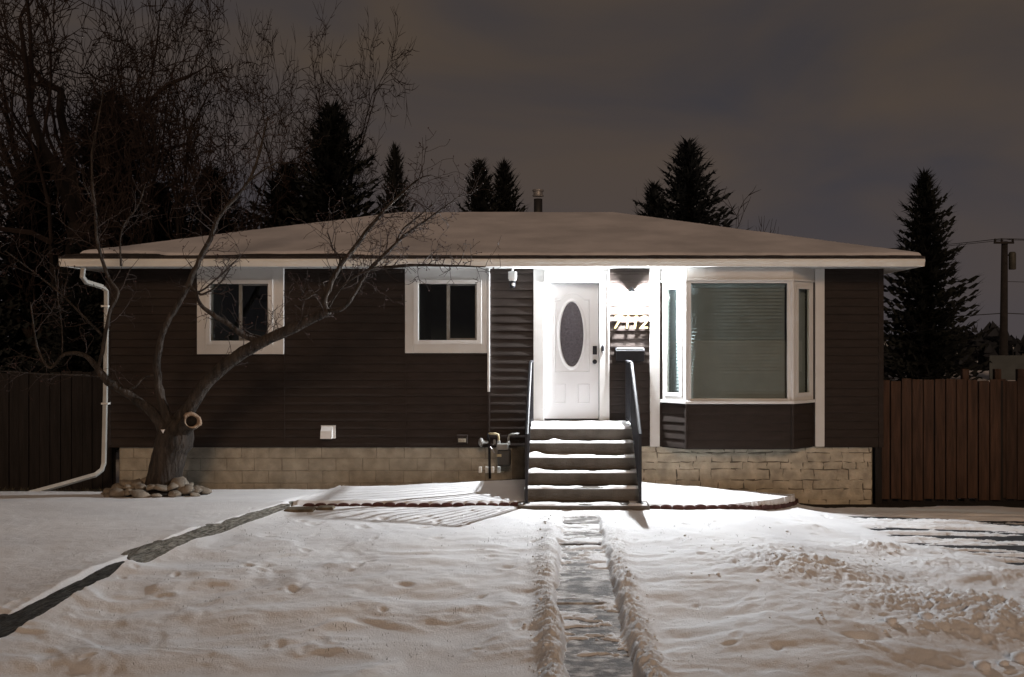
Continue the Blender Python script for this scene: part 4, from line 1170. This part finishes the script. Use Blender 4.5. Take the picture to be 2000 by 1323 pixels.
D5 = limb([(236, 520, -.25, 2), (235, 470, -.3, 1.8), (243, 438, -.3, 1.6), (268, 405, -.3, 1.4), (284, 360, -.3, .8)], 6)
D6 = limb([(182, 400, -.25, 1.6), (165, 360, -.3, 1.4), (160, 325, -.3, 1)], 5)
D7 = limb([(122, 695, -.35, 1.6), (121, 640, -.4, 1.4), (112, 575, -.42, 1.2), (105, 520, -.45, .8)], 5)
for p_, st, ev, L, dn in ((A1, .25, .13, .55, 1), (A2, .25, .11, .55, 1), (A3, .3, .12, .35, 1), (A4, .3, .15, .4, 1), (A5, .05, .10, .42, 1), (A6, .2, .12, .5, 1), (A7, .2, .12, .5, 1), (A8, .2, .13, .5, 1), (B1, .3, .16, .45, .9), (B2, .2, .15, .4, .9),
                          (C1, .45, .17, .6, .9), (C2, .2, .12, .4, 1), (C3, .3, .15, .35, 1), (C4, .2, .13, .45, 1), (D1, .35, .2, .6, .8), (D2, .15, .2, .6, .8), (D3, .2, .22, .5, .7), (D4, .1, .2, .6, .8), (D5, .2, .16, .5, .9), (D6, .2, .15, .4, 1), (D7, .2, .2, .45, .8), (pr[0], .5, .22, .55, .8)):
    sprout(p_, st, ev, L, dens=dn)
wood.v = [tuple(Vector(v) + Vector((mnoise.noise(Vector((v[0] * 34, v[1] * 34, v[2] * 9))), mnoise.noise(Vector((v[0] * 34 + 9, v[1] * 34, v[2] * 9))), mnoise.noise(Vector((v[0] * 30, v[1] * 30 + 5, v[2] * 12))) * .5)) * (.016 if v[2] < 1.25 and abs(v[0] - TX) < .6 else .005)) for v in wood.v]
wood.build('trunk', M_BARK, tree, True)
twigs.build('crown', M_TWIG, tree, True)
fr = fruit.build('dry_fruit', M_BERRY, tree); fr['kind'] = 'stuff'
# hollow cut limb
hc = U(374, 823, TY - .20); hd = Vector((.30, -.94, .12)).normalized()
s0 = U(350, 845, TY)
wd = MB().tube([s0, s0 * .5 + hc * .5 + Vector((.01, -.02, .0)), hc], [.13, .105, .112], 16, caps=False)
wd.build('cut_stub', M_BARK, tree, True)
a_ = hd.orthogonal().normalized(); b_ = hd.cross(a_); v = []; f_ = []; n = 22
for k in range(n):
    an = 2 * math.pi * k / n; e = a_ * math.cos(an) + b_ * math.sin(an); w = 1 + .13 * math.sin(3 * an + 1) + .07 * math.sin(7 * an)
    for (rr, dd) in ((.117, -.045), (.121 * w, -.008), (.108 * w, .015), (.084 * w, .014), (.070, -.01), (.062, -.10)): v.append(hc + e * rr + hd * dd)
for k in range(n):
    k2 = (k + 1) % n
    for i in range(5): f_.append((k * 6 + i, k * 6 + i + 1, k2 * 6 + i + 1, k2 * 6 + i))
MB().add(v, f_).build('cut_rim', M_CUTWOOD, tree, True)
MB().tube([hc - hd * .12, hc - hd * .012], [.05, .074], 16).build('hollow', mat('hollow_shade', (.012, .009, .007), .95, .4, 20), tree, True)  # dark plug closing the hole; its colour holds the shade of the depth

fs = U(318, 842, TY - .235)
MB().add([fs + Vector(p) * .6 for p in ((-.05, 0, .03), (.05, 0, .035), (.01, -.01, -.06), (0, .07, .0), (.0, -.03, .01))], [(0, 4, 1), (0, 2, 4), (4, 2, 1), (0, 1, 3), (0, 3, 2), (1, 2, 3)]).build('fork_snow', M_STEPSNOW, tree)

# ------------------------------------------------------------------ fences
def fence(name, x0, x1, y, ztop, zbot, bw, m, label, cat_group, seed, post_at=(), gapm=.012):
    t = thing(name, label, 'fence', ((x0 + x1) / 2, y, zbot), cat_group)
    rg = random.Random(seed); x = x0
    while x < x1:
        w = bw * rg.uniform(.93, 1.05); d = rg.uniform(-.008, .008)
        za = ztop + rg.uniform(-.02, .02)
        MB().box(x, x + w - gapm, y - .018 + d, y + .004 + d, zbot + rg.uniform(0, .04), za).build('fence_board', m, t, bevel=.003)
        MB().box(x + w - .045, x + w + .03, y + .010, y + .0135, zbot - .1, za - .02).build('gap_shade_strip', M_FENCE2, t)  # dark strip added behind each gap, standing in for the black shade there
        x += w
    for z in (zbot + .35, ztop - .3): MB().box(x0, x1, y + .014, y + .05, z, z + .09).build('fence_rail', m, t)
    for px in post_at: MB().box(px - .05, px + .05, y + .052, y + .15, zbot - .1, ztop + .16).build('fence_post', m, t, bevel=.01)
    return t
fence('board_fence', XR + .03, WX(1942, 15.25), 15.25, WZ(742, 15.25), -.24, .166, M_FENCE, 'brown vertical board fence beside the right house corner', 'board fences', 3, (WX(1887, 15.3),), .018)
fence('board_gate', WX(1943, 15.3), WX(2200, 15.3), 15.3, WZ(742, 15.3), -.24, .166, mat('shaded_gate_wood', (.036, .019, .0125), .85, .4, 6, .5, 30, stretch=(3, 3, .3)), 'darker board gate at the right end of the brown fence', 'board fences', 5, (WX(1995, 15.35), WX(1950, 15.35)), .006)  # darker board colour holds the shade at this end of the fence
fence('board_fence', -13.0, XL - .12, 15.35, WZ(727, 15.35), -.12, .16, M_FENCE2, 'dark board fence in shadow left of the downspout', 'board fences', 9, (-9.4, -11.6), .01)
box('side_step', XR - .11, XR - .01, YW + .02, YW + .3, -.28, Z_SID0 - .025, M_FENCE2, None)
so = bpy.data.objects['side_step']; so.name = 'corner_board'; tag(so, 'dark upright board between the foundation end and the fence', 'board')

# ------------------------------------------------------------------ background trees
def conifer_mesh(name, H, W, seed, z_start=.04, dens=1.0, sharp=1.0):
    """spruce: whorls of arching boughs, each a spine with hanging and forward sprays"""
    rg = random.Random(seed); mb = MB()
    z = H * z_start
    while z < H * .992:
        k = (z / H); rad = W / 2 * ((1 - k) ** .78) * (1 - .25 * max(0, .12 - k) / .12) + .06 * H * .05
        nb = max(4, int((9 if k < .7 else 6) * dens))
        a0 = rg.uniform(0, 6.28)
        for b in range(nb):
            an = a0 + 6.283 * b / nb + rg.uniform(-.25, .25); L = rad * (1 + .38 * mnoise.noise(Vector((math.cos(an) * 1.3, math.sin(an) * 1.3, z * .55 + seed * 9)))) * rg.uniform(.5, 1.12) * (1.18 if rg.random() < .12 else 1)
            out = Vector((math.cos(an), math.sin(an), 0)); sd = Vector((-out.y, out.x, 0))
            n = max(4, int(L / (.30 + .006 * H))); droop = rg.uniform(.02, .22) * (1 - .6 * k); rise = rg.uniform(.10, .42) + .5 * max(0, k - .6)
            pts = []
            for i in range(n + 1):
                t = i / n; pts.append(out * (L * t) + Vector((0, 0, z - droop * L * math.sin(t * 2.2) + rise * L * t * t)))
            for i in range(n):
                p, q = pts[i], pts[i + 1]; d = (q - p)
                w = (.24 * (1 - .55 * i / n) + .05) * (H / 12) ** .5 * sharp
                for s in (-1, 1):
                    for j in range(2):
                        bse = p + d * (j * .5 + rg.uniform(0, .3)); lw = w * rg.uniform(.7, 1.7)
                        tip = bse + sd * (s * lw) + d.normalized() * (lw * rg.uniform(.4, 1.0)) + Vector((0, 0, rg.uniform(-.45, .2) * lw))
                        hw = d * .5 * rg.uniform(.5, .9)
                        mb.add([bse, bse + hw, tip], [(0, 1, 2)])
                hang = w * rg.uniform(.4, 1.25)
                mb.add([p, q, (p + q) / 2 + Vector((0, 0, -hang)) + sd * rg.uniform(-.1, .1)], [(0, 1, 2)])
                mb.add([p, q, (p + q) / 2 + d.normalized() * w * .5 + Vector((0, 0, w * .45))], [(0, 1, 2)])
            tp = pts[-1]; d = (pts[-1] - pts[-2]).normalized()
            for j in range(3):
                mb.add([tp - d * .1 + sd * .05, tp - d * .1 - sd * .05, tp + d * rg.uniform(.12, .4) * (H / 12) + sd * rg.uniform(-.16, .16) + Vector((0, 0, rg.uniform(-.05, .2)))], [(0, 1, 2)])
        z += H * .0195 * rg.uniform(.8, 1.2) * (1 - .45 * k)
    tp = Vector((0, 0, H))
    for j in range(6):
        an = j * 1.05; e = Vector((math.cos(an), math.sin(an), 0)) * .05
        mb.add([tp - Vector((0, 0, H * .04)) + e, tp - Vector((0, 0, H * .04)) - e, tp + Vector((0, 0, rg.uniform(0, H * .012)))], [(0, 1, 2)])
    tr = MB().tube([(0, 0, -.3), (0, 0, H * .5), (0, 0, H * .97)], [H * .018, H * .010, .02], 7)
    cm = mb.mesh(name + '_crown'); tm = tr.mesh(name + '_trunk')
    return cm, tm
cone_cache = {}
def conifer(px, pyt, wpx, Y, label, variant, m=None, group='spruces behind the house', base_z=-.3):
    H = WZ(pyt, Y) - base_z; wid = wpx * Y / F
    key = variant
    if key not in cone_cache: cone_cache[key] = (conifer_mesh('spruce', 12.0, variant[1], variant[0]), variant)
    (cm, tm), _ = cone_cache[key]
    m = m or M_NEEDLE
    t = thing('spruce_tree', label, 'tree', (WX(px, Y), Y, base_z), group)
    for nm, me, mt in (('crown', cm, m), ('trunk', tm, M_FARBARK)):
        o = bpy.data.objects.new(nm, me); col.objects.link(o); o.parent = t
        if len(me.materials) == 0: me.materials.append(mt)
        o.material_slots[0].link = 'OBJECT'; o.material_slots[0].material = mt
        o.scale = (wid / variant[1], wid / variant[1], H / 12.0)
        o.rotation_euler = (0, 0, (px * .37) % 6.28)
    return t
VA, VB, VC = (1, 6.2), (2, 7.0), (3, 6.6)
conifer(1806, 334, 300, 30, 'tall dark spruce rising above the fence right of the house', VA)
conifer(1344, 276, 410, 42, 'tallest spruce showing above the roof right of the flue', VB, M_NEEDLE2)
conifer(1277, 356, 270, 42, 'small spruce touching the left side of the tallest roofline spruce', VA, M_NEEDLE2)
conifer(937, 314, 270, 44, 'left one of the two small spruces just left of the flue', VC)
conifer(984, 318, 270, 45, 'right one of the two small spruces just left of the flue', VB)
conifer(648, 205, 440, 29, 'broad dark spruce inside the bare tree above the left roof slope', VC)
conifer(772, 286, 210, 33, 'narrow spruce over the roof right of the bare tree trunk', VB)
conifer(560, 320, 420, 30, 'low broad spruce between the bare trees over the left roof', VA)
conifer(415, 330, 420, 28, 'dark spruce behind the thin bare trunks over the left eave', VB)
conifer(215, 180, 460, 27, 'very tall dark spruce behind the left end of the roof', VC)
conifer(75, 300, 480, 24, 'dark spruce at the left picture edge behind the shaded fence', VA)
conifer(310, 360, 460, 25, 'squat dark spruce directly above the left eave corner', VC)
conifer(-60, 330, 300, 22, 'spruce half cut off by the left picture edge', VB)
conifer(150, 470, 260, 21, 'short dark spruce between the fence and the left eave', VA)

def bare_tree(px, pyt, wpx, Y, label, seed, trunk_r, levels=5, lean=0.0, fork=.35, base_z=-.3, group='bare trees behind the house', twig_r=.0135, n1=5):
    rg = random.Random(seed); H = WZ(pyt, Y) - base_z; W = wpx * Y / F
    x0 = WX(px, Y)
    t = thing('bare_tree', label, 'tree', (x0, Y, base_z), group)
    tm, cm = MB(), MB()
    cnt = [0]
    def grow(p, d, L, r_, lev):
        
        n = 4 if lev < 2 else (3 if lev < 4 else 2)
        pts = [p.copy()]; q = p.copy(); dd = d.copy()
        for i in range(n):
            jt = .07 if lev == 0 else .17; dd = (dd + Vector((rg.gauss(0, jt), rg.gauss(0, jt), rg.gauss(.01, jt * .8)))).normalized(); q = q + dd * (L / n); pts.append(q.copy())
        re = r_ * (.62 if lev < levels else .4)
        cnt[0] += n
        (tm if lev <= 1 else cm).tube(pts, [r_ + (re - r_) * i / n for i in range(n + 1)], 7 if lev == 0 else (5 if lev <= 2 else 3), caps=False)
        if lev >= levels: return
        nb = n1 if lev == 0 else (rg.choice((4, 5)) if lev < 2 else rg.choice((3, 3, 4)))
        for b in range(nb):
            f0 = 1.0 if b < 2 else rg.uniform(.35, .95)
            i = min(n - 1, int(f0 * n)) if f0 < 1 else n
            pp = pts[i]
            sd = dd.cross(Vector((rg.gauss(0, 1), rg.gauss(0, 1), rg.gauss(0, 1)))).normalized()
            sp = rg.uniform(.5, 1.0) if lev < 2 else rg.uniform(.55, 1.25)
            nd = (dd + sd * sp + Vector((0, 0, .05))).normalized()
            grow(pp, nd, L * rg.uniform(.58, .80) * (1 if b < 2 else .85), max(twig_r, (re if b < 2 else re * .75) * rg.uniform(.6, .85)), lev + 1)
    grow(Vector((0, 0, 0)), Vector((lean, 0, 1)).normalized(), H * fork, trunk_r, 0)
    mx = sum(v[0] for v in cm.v) / len(cm.v); mz = max(v[2] for v in cm.v)
    for mb_ in (tm, cm): mb_.v = [(v[0] - mx * 1.3 * v[2] / mz, v[1], v[2]) for v in mb_.v]
    # fit the crown to the height and spread of the tree
    zs = sorted(v[2] for v in cm.v)[int(.995 * len(cm.v))]; xw = sorted(abs(v[0]) for v in cm.v)[int(.95 * len(cm.v))]; k = H / zs; kx = (W / 2) / xw
    for mb_ in (tm, cm): mb_.v = [(v[0] * kx, v[1] * kx, v[2] * k) for v in mb_.v]
    for nm, mb_, mt in (('trunk', tm, M_FARBARK), ('crown', cm, M_FARTWIG)):
        me = mb_.mesh(nm); o = bpy.data.objects.new(nm, me); col.objects.link(o); me.materials.append(mt); o.parent = t
    return t
bare_tree(680, 62, 225, 31, 'bare round headed tree above the left roof slope against the sky', 5, .26, 6, .02, .42, n1=7)
bare_tree(450, 35, 250, 29, 'slender bare tree left of the round headed one over the roof', 8, .16, 6, .05, .38)
bare_tree(365, -60, 260, 27, 'tall bare tree with dark forked trunk above the left window', 21, .22, 6, 0, .38)
bare_tree(285, -40, 260, 26, 'bare tree with twin stems above the left eave', 33, .22, 6, -.03, .36)
bare_tree(105, -160, 420, 23, 'biggest bare tree with thick trunk near the left picture edge', 14, .36, 6, .02, .36)
bare_tree(5, -120, 380, 24, 'bare tree at the very left edge of the picture', 55, .28, 6, 0, .4)
bare_tree(235, -140, 340, 25, 'dark bare tree between the twin stemmed tree and the biggest one', 101, .24, 6, .03, .34, twig_r=.015)
bare_tree(540, 90, 260, 33, 'smaller bare tree filling the gap left of the round headed tree', 117, .16, 6, 0, .34)
bare_tree(330, 120, 260, 24, 'low bare tree just above the left roof slope', 131, .15, 6, .03, .30)
bare_tree(1465, 366, 120, 46, 'small bare tree low over the roof right of the tall spruce', 71, .10, 4, 0, .35, twig_r=.02)
bare_tree(1262, 405, 60, 46, 'tiny bare shrub top at the roofline beside the small spruce', 73, .06, 4, 0, .35, twig_r=.015)
bare_tree(190, -30, 240, 30, 'bare tree crowded behind the tall dark spruce on the left', 91, .2, 5, 0, .36)

# ------------------------------------------------------------------ utility pole, wires, far garage
PY = 46.0
pole = thing('utility_pole', 'dark wooden utility pole with crossarm and transformer behind the fence', 'pole', (WX(1962, PY), PY, -.3))
pxw = WX(1962, PY)
MB().tube([(pxw - .06, PY, -.3), (pxw, PY, WZ(472, PY))], [.2, .14], 10).build('mast', M_POLE, pole, True)
MB().box(pxw - .55, pxw + .35, PY - .2, PY - .12, WZ(477, PY), WZ(473, PY)).build('crossarm', M_POLE, pole)
for dx in (-.5, -.2, .3): MB().lathe((pxw + dx, PY - .16, WZ(473, PY)), [(.05, 0), (.06, .06), (.03, .14)], 8).build('insulator', M_POLE, pole)
MB().lathe((pxw + .33, PY - .05, WZ(527, PY)), [(.14, 0), (.16, .03), (.16, .72), (.12, .80)], 12).build('transformer', mat('transformer_paint', (.05, .05, .042), .6, .2, 5), pole, True)
MB().tube([(pxw + .1, PY, WZ(500, PY)), (pxw + .33, PY, WZ(495, PY))], .03, 6).build('bracket', M_POLE, pole)
def wire(pa, pb, sag, r_, label):
    pts = []
    for i in range(21):
        t = i / 20; p = pa.lerp(pb, t); p.z -= sag * 4 * t * (1 - t); pts.append(p)
    tag(MB().tube(pts, r_, 5).build('overhead_wire', M_WIRE), label, 'wire', 'overhead wires')
for i, (dx, py, pe, lab) in enumerate(((-.5, 474, 455, 'topmost thin wire running left from the crossarm of the utility pole'), (-.2, 472, 463, 'second thin wire running left from the crossarm behind the spruce'), (.3, 473, 468, 'third thin wire running left from the crossarm tip'))):
    wire(Vector((pxw + dx, PY - .16, WZ(py, PY) + .12)), Vector((WX(1250 - 30 * i, 62), 62, WZ(pe + 4, 62))), .7, .013, lab)
    wire(Vector((pxw + dx, PY - .16, WZ(py, PY) + .12)), Vector((pxw + dx + 30, PY - 8, WZ(440, PY))), .6, .013, ('topmost', 'middle', 'lowest')[i] + ' thin wire leaving the pole crossarm to the right')
wire(Vector((pxw, PY, WZ(612, PY))), Vector((pxw + 30, PY - 6, WZ(600, PY))), .5, .02, 'thick low cable leaving the pole to the right')
wire(Vector((pxw, PY, WZ(612, PY))), Vector((pxw - 30, PY + 14, WZ(618, PY))), .5, .02, 'thick low cable running left behind the big spruce')
wire(Vector((pxw, PY, WZ(550, PY))), Vector((pxw + 30, PY - 6, WZ(544, PY))), .4, .013, 'thin cable below the transformer leaving to the right')

def far_house(x0, x1, y0, y1, zw, zr_, label, m_wall):
    t = thing('far_garage', label, 'garage', ((x0 + x1) / 2, y0, -.3))
    MB().box(x0, x1, y0, y1, -.3, zw).build('wall', m_wall, t)
    e = .3; ym = (y0 + y1) / 2
    MB().add([(x0 - e, y0 - e, zw - .03), (x1 + e, y0 - e, zw - .03), (x1 + e, ym, zr_), (x0 - e, ym, zr_), (x0 - e, y1 + e, zw - .03), (x1 + e, y1 + e, zw - .03),
              (x0 - e, y0 - e, zw - .13), (x1 + e, y0 - e, zw - .13), (x1 + e, y1 + e, zw - .13), (x0 - e, y1 + e, zw - .13)],
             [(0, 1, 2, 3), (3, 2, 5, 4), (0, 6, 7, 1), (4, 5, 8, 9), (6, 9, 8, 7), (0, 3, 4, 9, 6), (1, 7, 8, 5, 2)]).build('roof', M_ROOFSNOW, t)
    wx = x0 + (x1 - x0) * .3
    w = MB().box(wx, wx + 1.1, y0 - .04, y0 - .002, .8, 1.7).build('window', M_DARKROOM, t)
    MB().box(wx - .06, wx + 1.16, y0 - .05, y0 - .041, .72, .8).build('sill', M_GUTTER, w)
    MB().box(x0 + (x1 - x0) * .6, x0 + (x1 - x0) * .8, y0 - .03, y0 - .002, -.3, 1.75).build('door', m_wall, t)
    return t
far_house(WX(1868, 30), WX(2080, 30), 30.0, 35.0, WZ(742, 30), WZ(724, 32.5), 'low snowy garage roof just showing over the fence right of the spruce', mat('garage_wall', (.05, .045, .04), .9, .2, 3))

# ------------------------------------------------------------------ dry grass through the snow, loose snow lumps
rng = random.Random(31)
gb = MB()
def tuft(x, y, n, h):
    z = snow_top(x, y)
    for _ in range(n):
        a = rng.uniform(0, 6.28); bx_, by_ = x + rng.gauss(0, .03), y + rng.gauss(0, .03); w = .0013
        L = h * rng.uniform(.4, 1.2); ln = rng.uniform(.6, 3.0)
        tip = Vector((bx_ + math.cos(a) * L * ln, by_ + math.sin(a) * L * ln, z + L))
        mid = Vector((bx_ + math.cos(a) * L * ln * .35, by_ + math.sin(a) * L * ln * .35, z + L * .65))
        s = Vector((-math.sin(a), math.cos(a), 0)) * w
        b0 = Vector((bx_, by_, z - .02))
        gb.add([b0 - s, b0 + s, mid + s * .8, mid - s * .8, tip], [(0, 1, 2, 3), (3, 2, 4)])
for (px, py, sx, sy, n) in ((430, 1085, 110, 30, 60), (520, 1040, 80, 20, 40), (620, 1060, 80, 15, 30), (500, 1155, 60, 25, 30), (700, 1255, 120, 14, 26), (870, 1265, 60, 10, 16), (330, 1260, 90, 30, 30), (760, 1020, 140, 10, 50), (960, 1030, 60, 12, 30),
                            (930, 1060, 80, 20, 18), (1290, 1060, 60, 15, 24), (1440, 1030, 70, 12, 24), (250, 1050, 130, 30, 22), (560, 1150, 160, 40, 40), (800, 1140, 150, 60, 40), (1020, 1180, 60, 70, 20), (1400, 1290, 150, 20, 14), (560, 1240, 90, 20, 18)):
    for _ in range(n):
        x, y = pix_ground(px + rng.gauss(0, sx), max(1003, py + rng.gauss(0, sy)))
        if abs(x - float(x_walk(y))) < .33 or y > 12.7: continue
        tuft(x, y, rng.randint(1, 5), rng.choice((.008, .012, .018)))
tag(gb.build('grass_blades', M_GRASS), 'dry grass blades poking through the lawn snow', 'grass', kind='stuff')
# bare grass strip by the left fence
gb = MB(); 
for _ in range(500):
    x = rng.uniform(-9.2, -6.4); y = rng.uniform(14.45, 15.2); z = float(base_height(x, y)); a = rng.uniform(0, 6.28); L = rng.uniform(.03, .09)
    s = Vector((-math.sin(a), math.cos(a), 0)) * .004; b0 = Vector((x, y, z)); tip = b0 + Vector((math.cos(a) * L, math.sin(a) * L, L))
    gb.add([b0 - s, b0 + s, tip], [(0, 1, 2)])
tag(gb.build('grass_strip', M_GRASS), 'dead brown grass strip under the downspout by the dark fence', 'grass', kind='stuff')
# lumps of snow thrown off the walk and the drive
lb = MB()
ico = bmesh.new(); bmesh.ops.create_icosphere(ico, subdivisions=1, radius=1); iv = [v.co.copy() for v in ico.verts]; fi = [tuple(v.index for v in f_.verts) for f_ in ico.faces]; ico.free()
def lump(x, y, s):
    z = snow_top(x, y)
    k = rng.uniform(0, 50)
    lb.add([Vector((x, y, z + s * .3)) + Vector((v.x * s, v.y * s, v.z * s * .7)) * (1 + .5 * mnoise.noise(v * 1.3 + Vector((k, k, k)))) for v in iv], fi)
for _ in range(140):
    y = rng.uniform(5.8, 12.2); sd = rng.choice((-1, 1)); x = float(x_walk(y)) + sd * (.36 + abs(rng.gauss(0, .10)))
    lump(x, y, min(.022, .004 + rng.expovariate(1 / .005)) * (1.2 if y < 9 else .8))
for (px, py, sx, sy, n) in ((1600, 1110, 110, 22, 70), (1730, 1085, 60, 18, 30), (1480, 1075, 90, 25, 40), (1880, 1210, 110, 26, 70), (1640, 1190, 90, 20, 40), (1760, 1245, 90, 12, 30)):
    for _ in range(n):
        x, y = pix_ground(px + rng.gauss(0, sx), py + rng.gauss(0, sy))
        lump(x, y, min(.022, rng.expovariate(1 / .005) + .004))
for (px, py, s) in ((1740, 1235, .06), (1810, 1228, .065), (1920, 1304, .07), (1992, 1300, .08), (1960, 1306, .04)):
    x, y = pix_ground(px, py); lump(x, y, s)
tag(lb.build('snow_lumps', M_SNOW, None, True), 'loose snow lumps along the shovelled walk and ploughed heaps', 'snow', kind='stuff')

# ------------------------------------------------------------------ far wood closing the horizon
fw = MB(); rng = random.Random(5)
for _ in range(15000):
    x = rng.uniform(-75, 80); Y = 62 + rng.uniform(-2, 2)
    top = 2.1 + 1.3 * mnoise.noise(Vector((x * .22, 3, 1))) + .5 * mnoise.noise(Vector((x * .9, 7, 1)))
    z = -.4 + (top + .4) * rng.random() ** 1.1; w = rng.uniform(.2, .7)
    a = rng.uniform(0, 6.28); d = Vector((math.cos(a), math.sin(a), 0)) * w
    p = Vector((x, Y, z))
    fw.add([p - d, p + d, p + Vector((rng.uniform(-.2, .2), rng.uniform(-.2, .2), rng.uniform(.3, .7)))], [(0, 1, 2)])
tag(fw.build('far_wood', mat('far_leaf', (.02, .023, .03), .95, .3, 1)), 'low dark distant shrubbery line behind the fences', 'shrubs', kind='stuff')
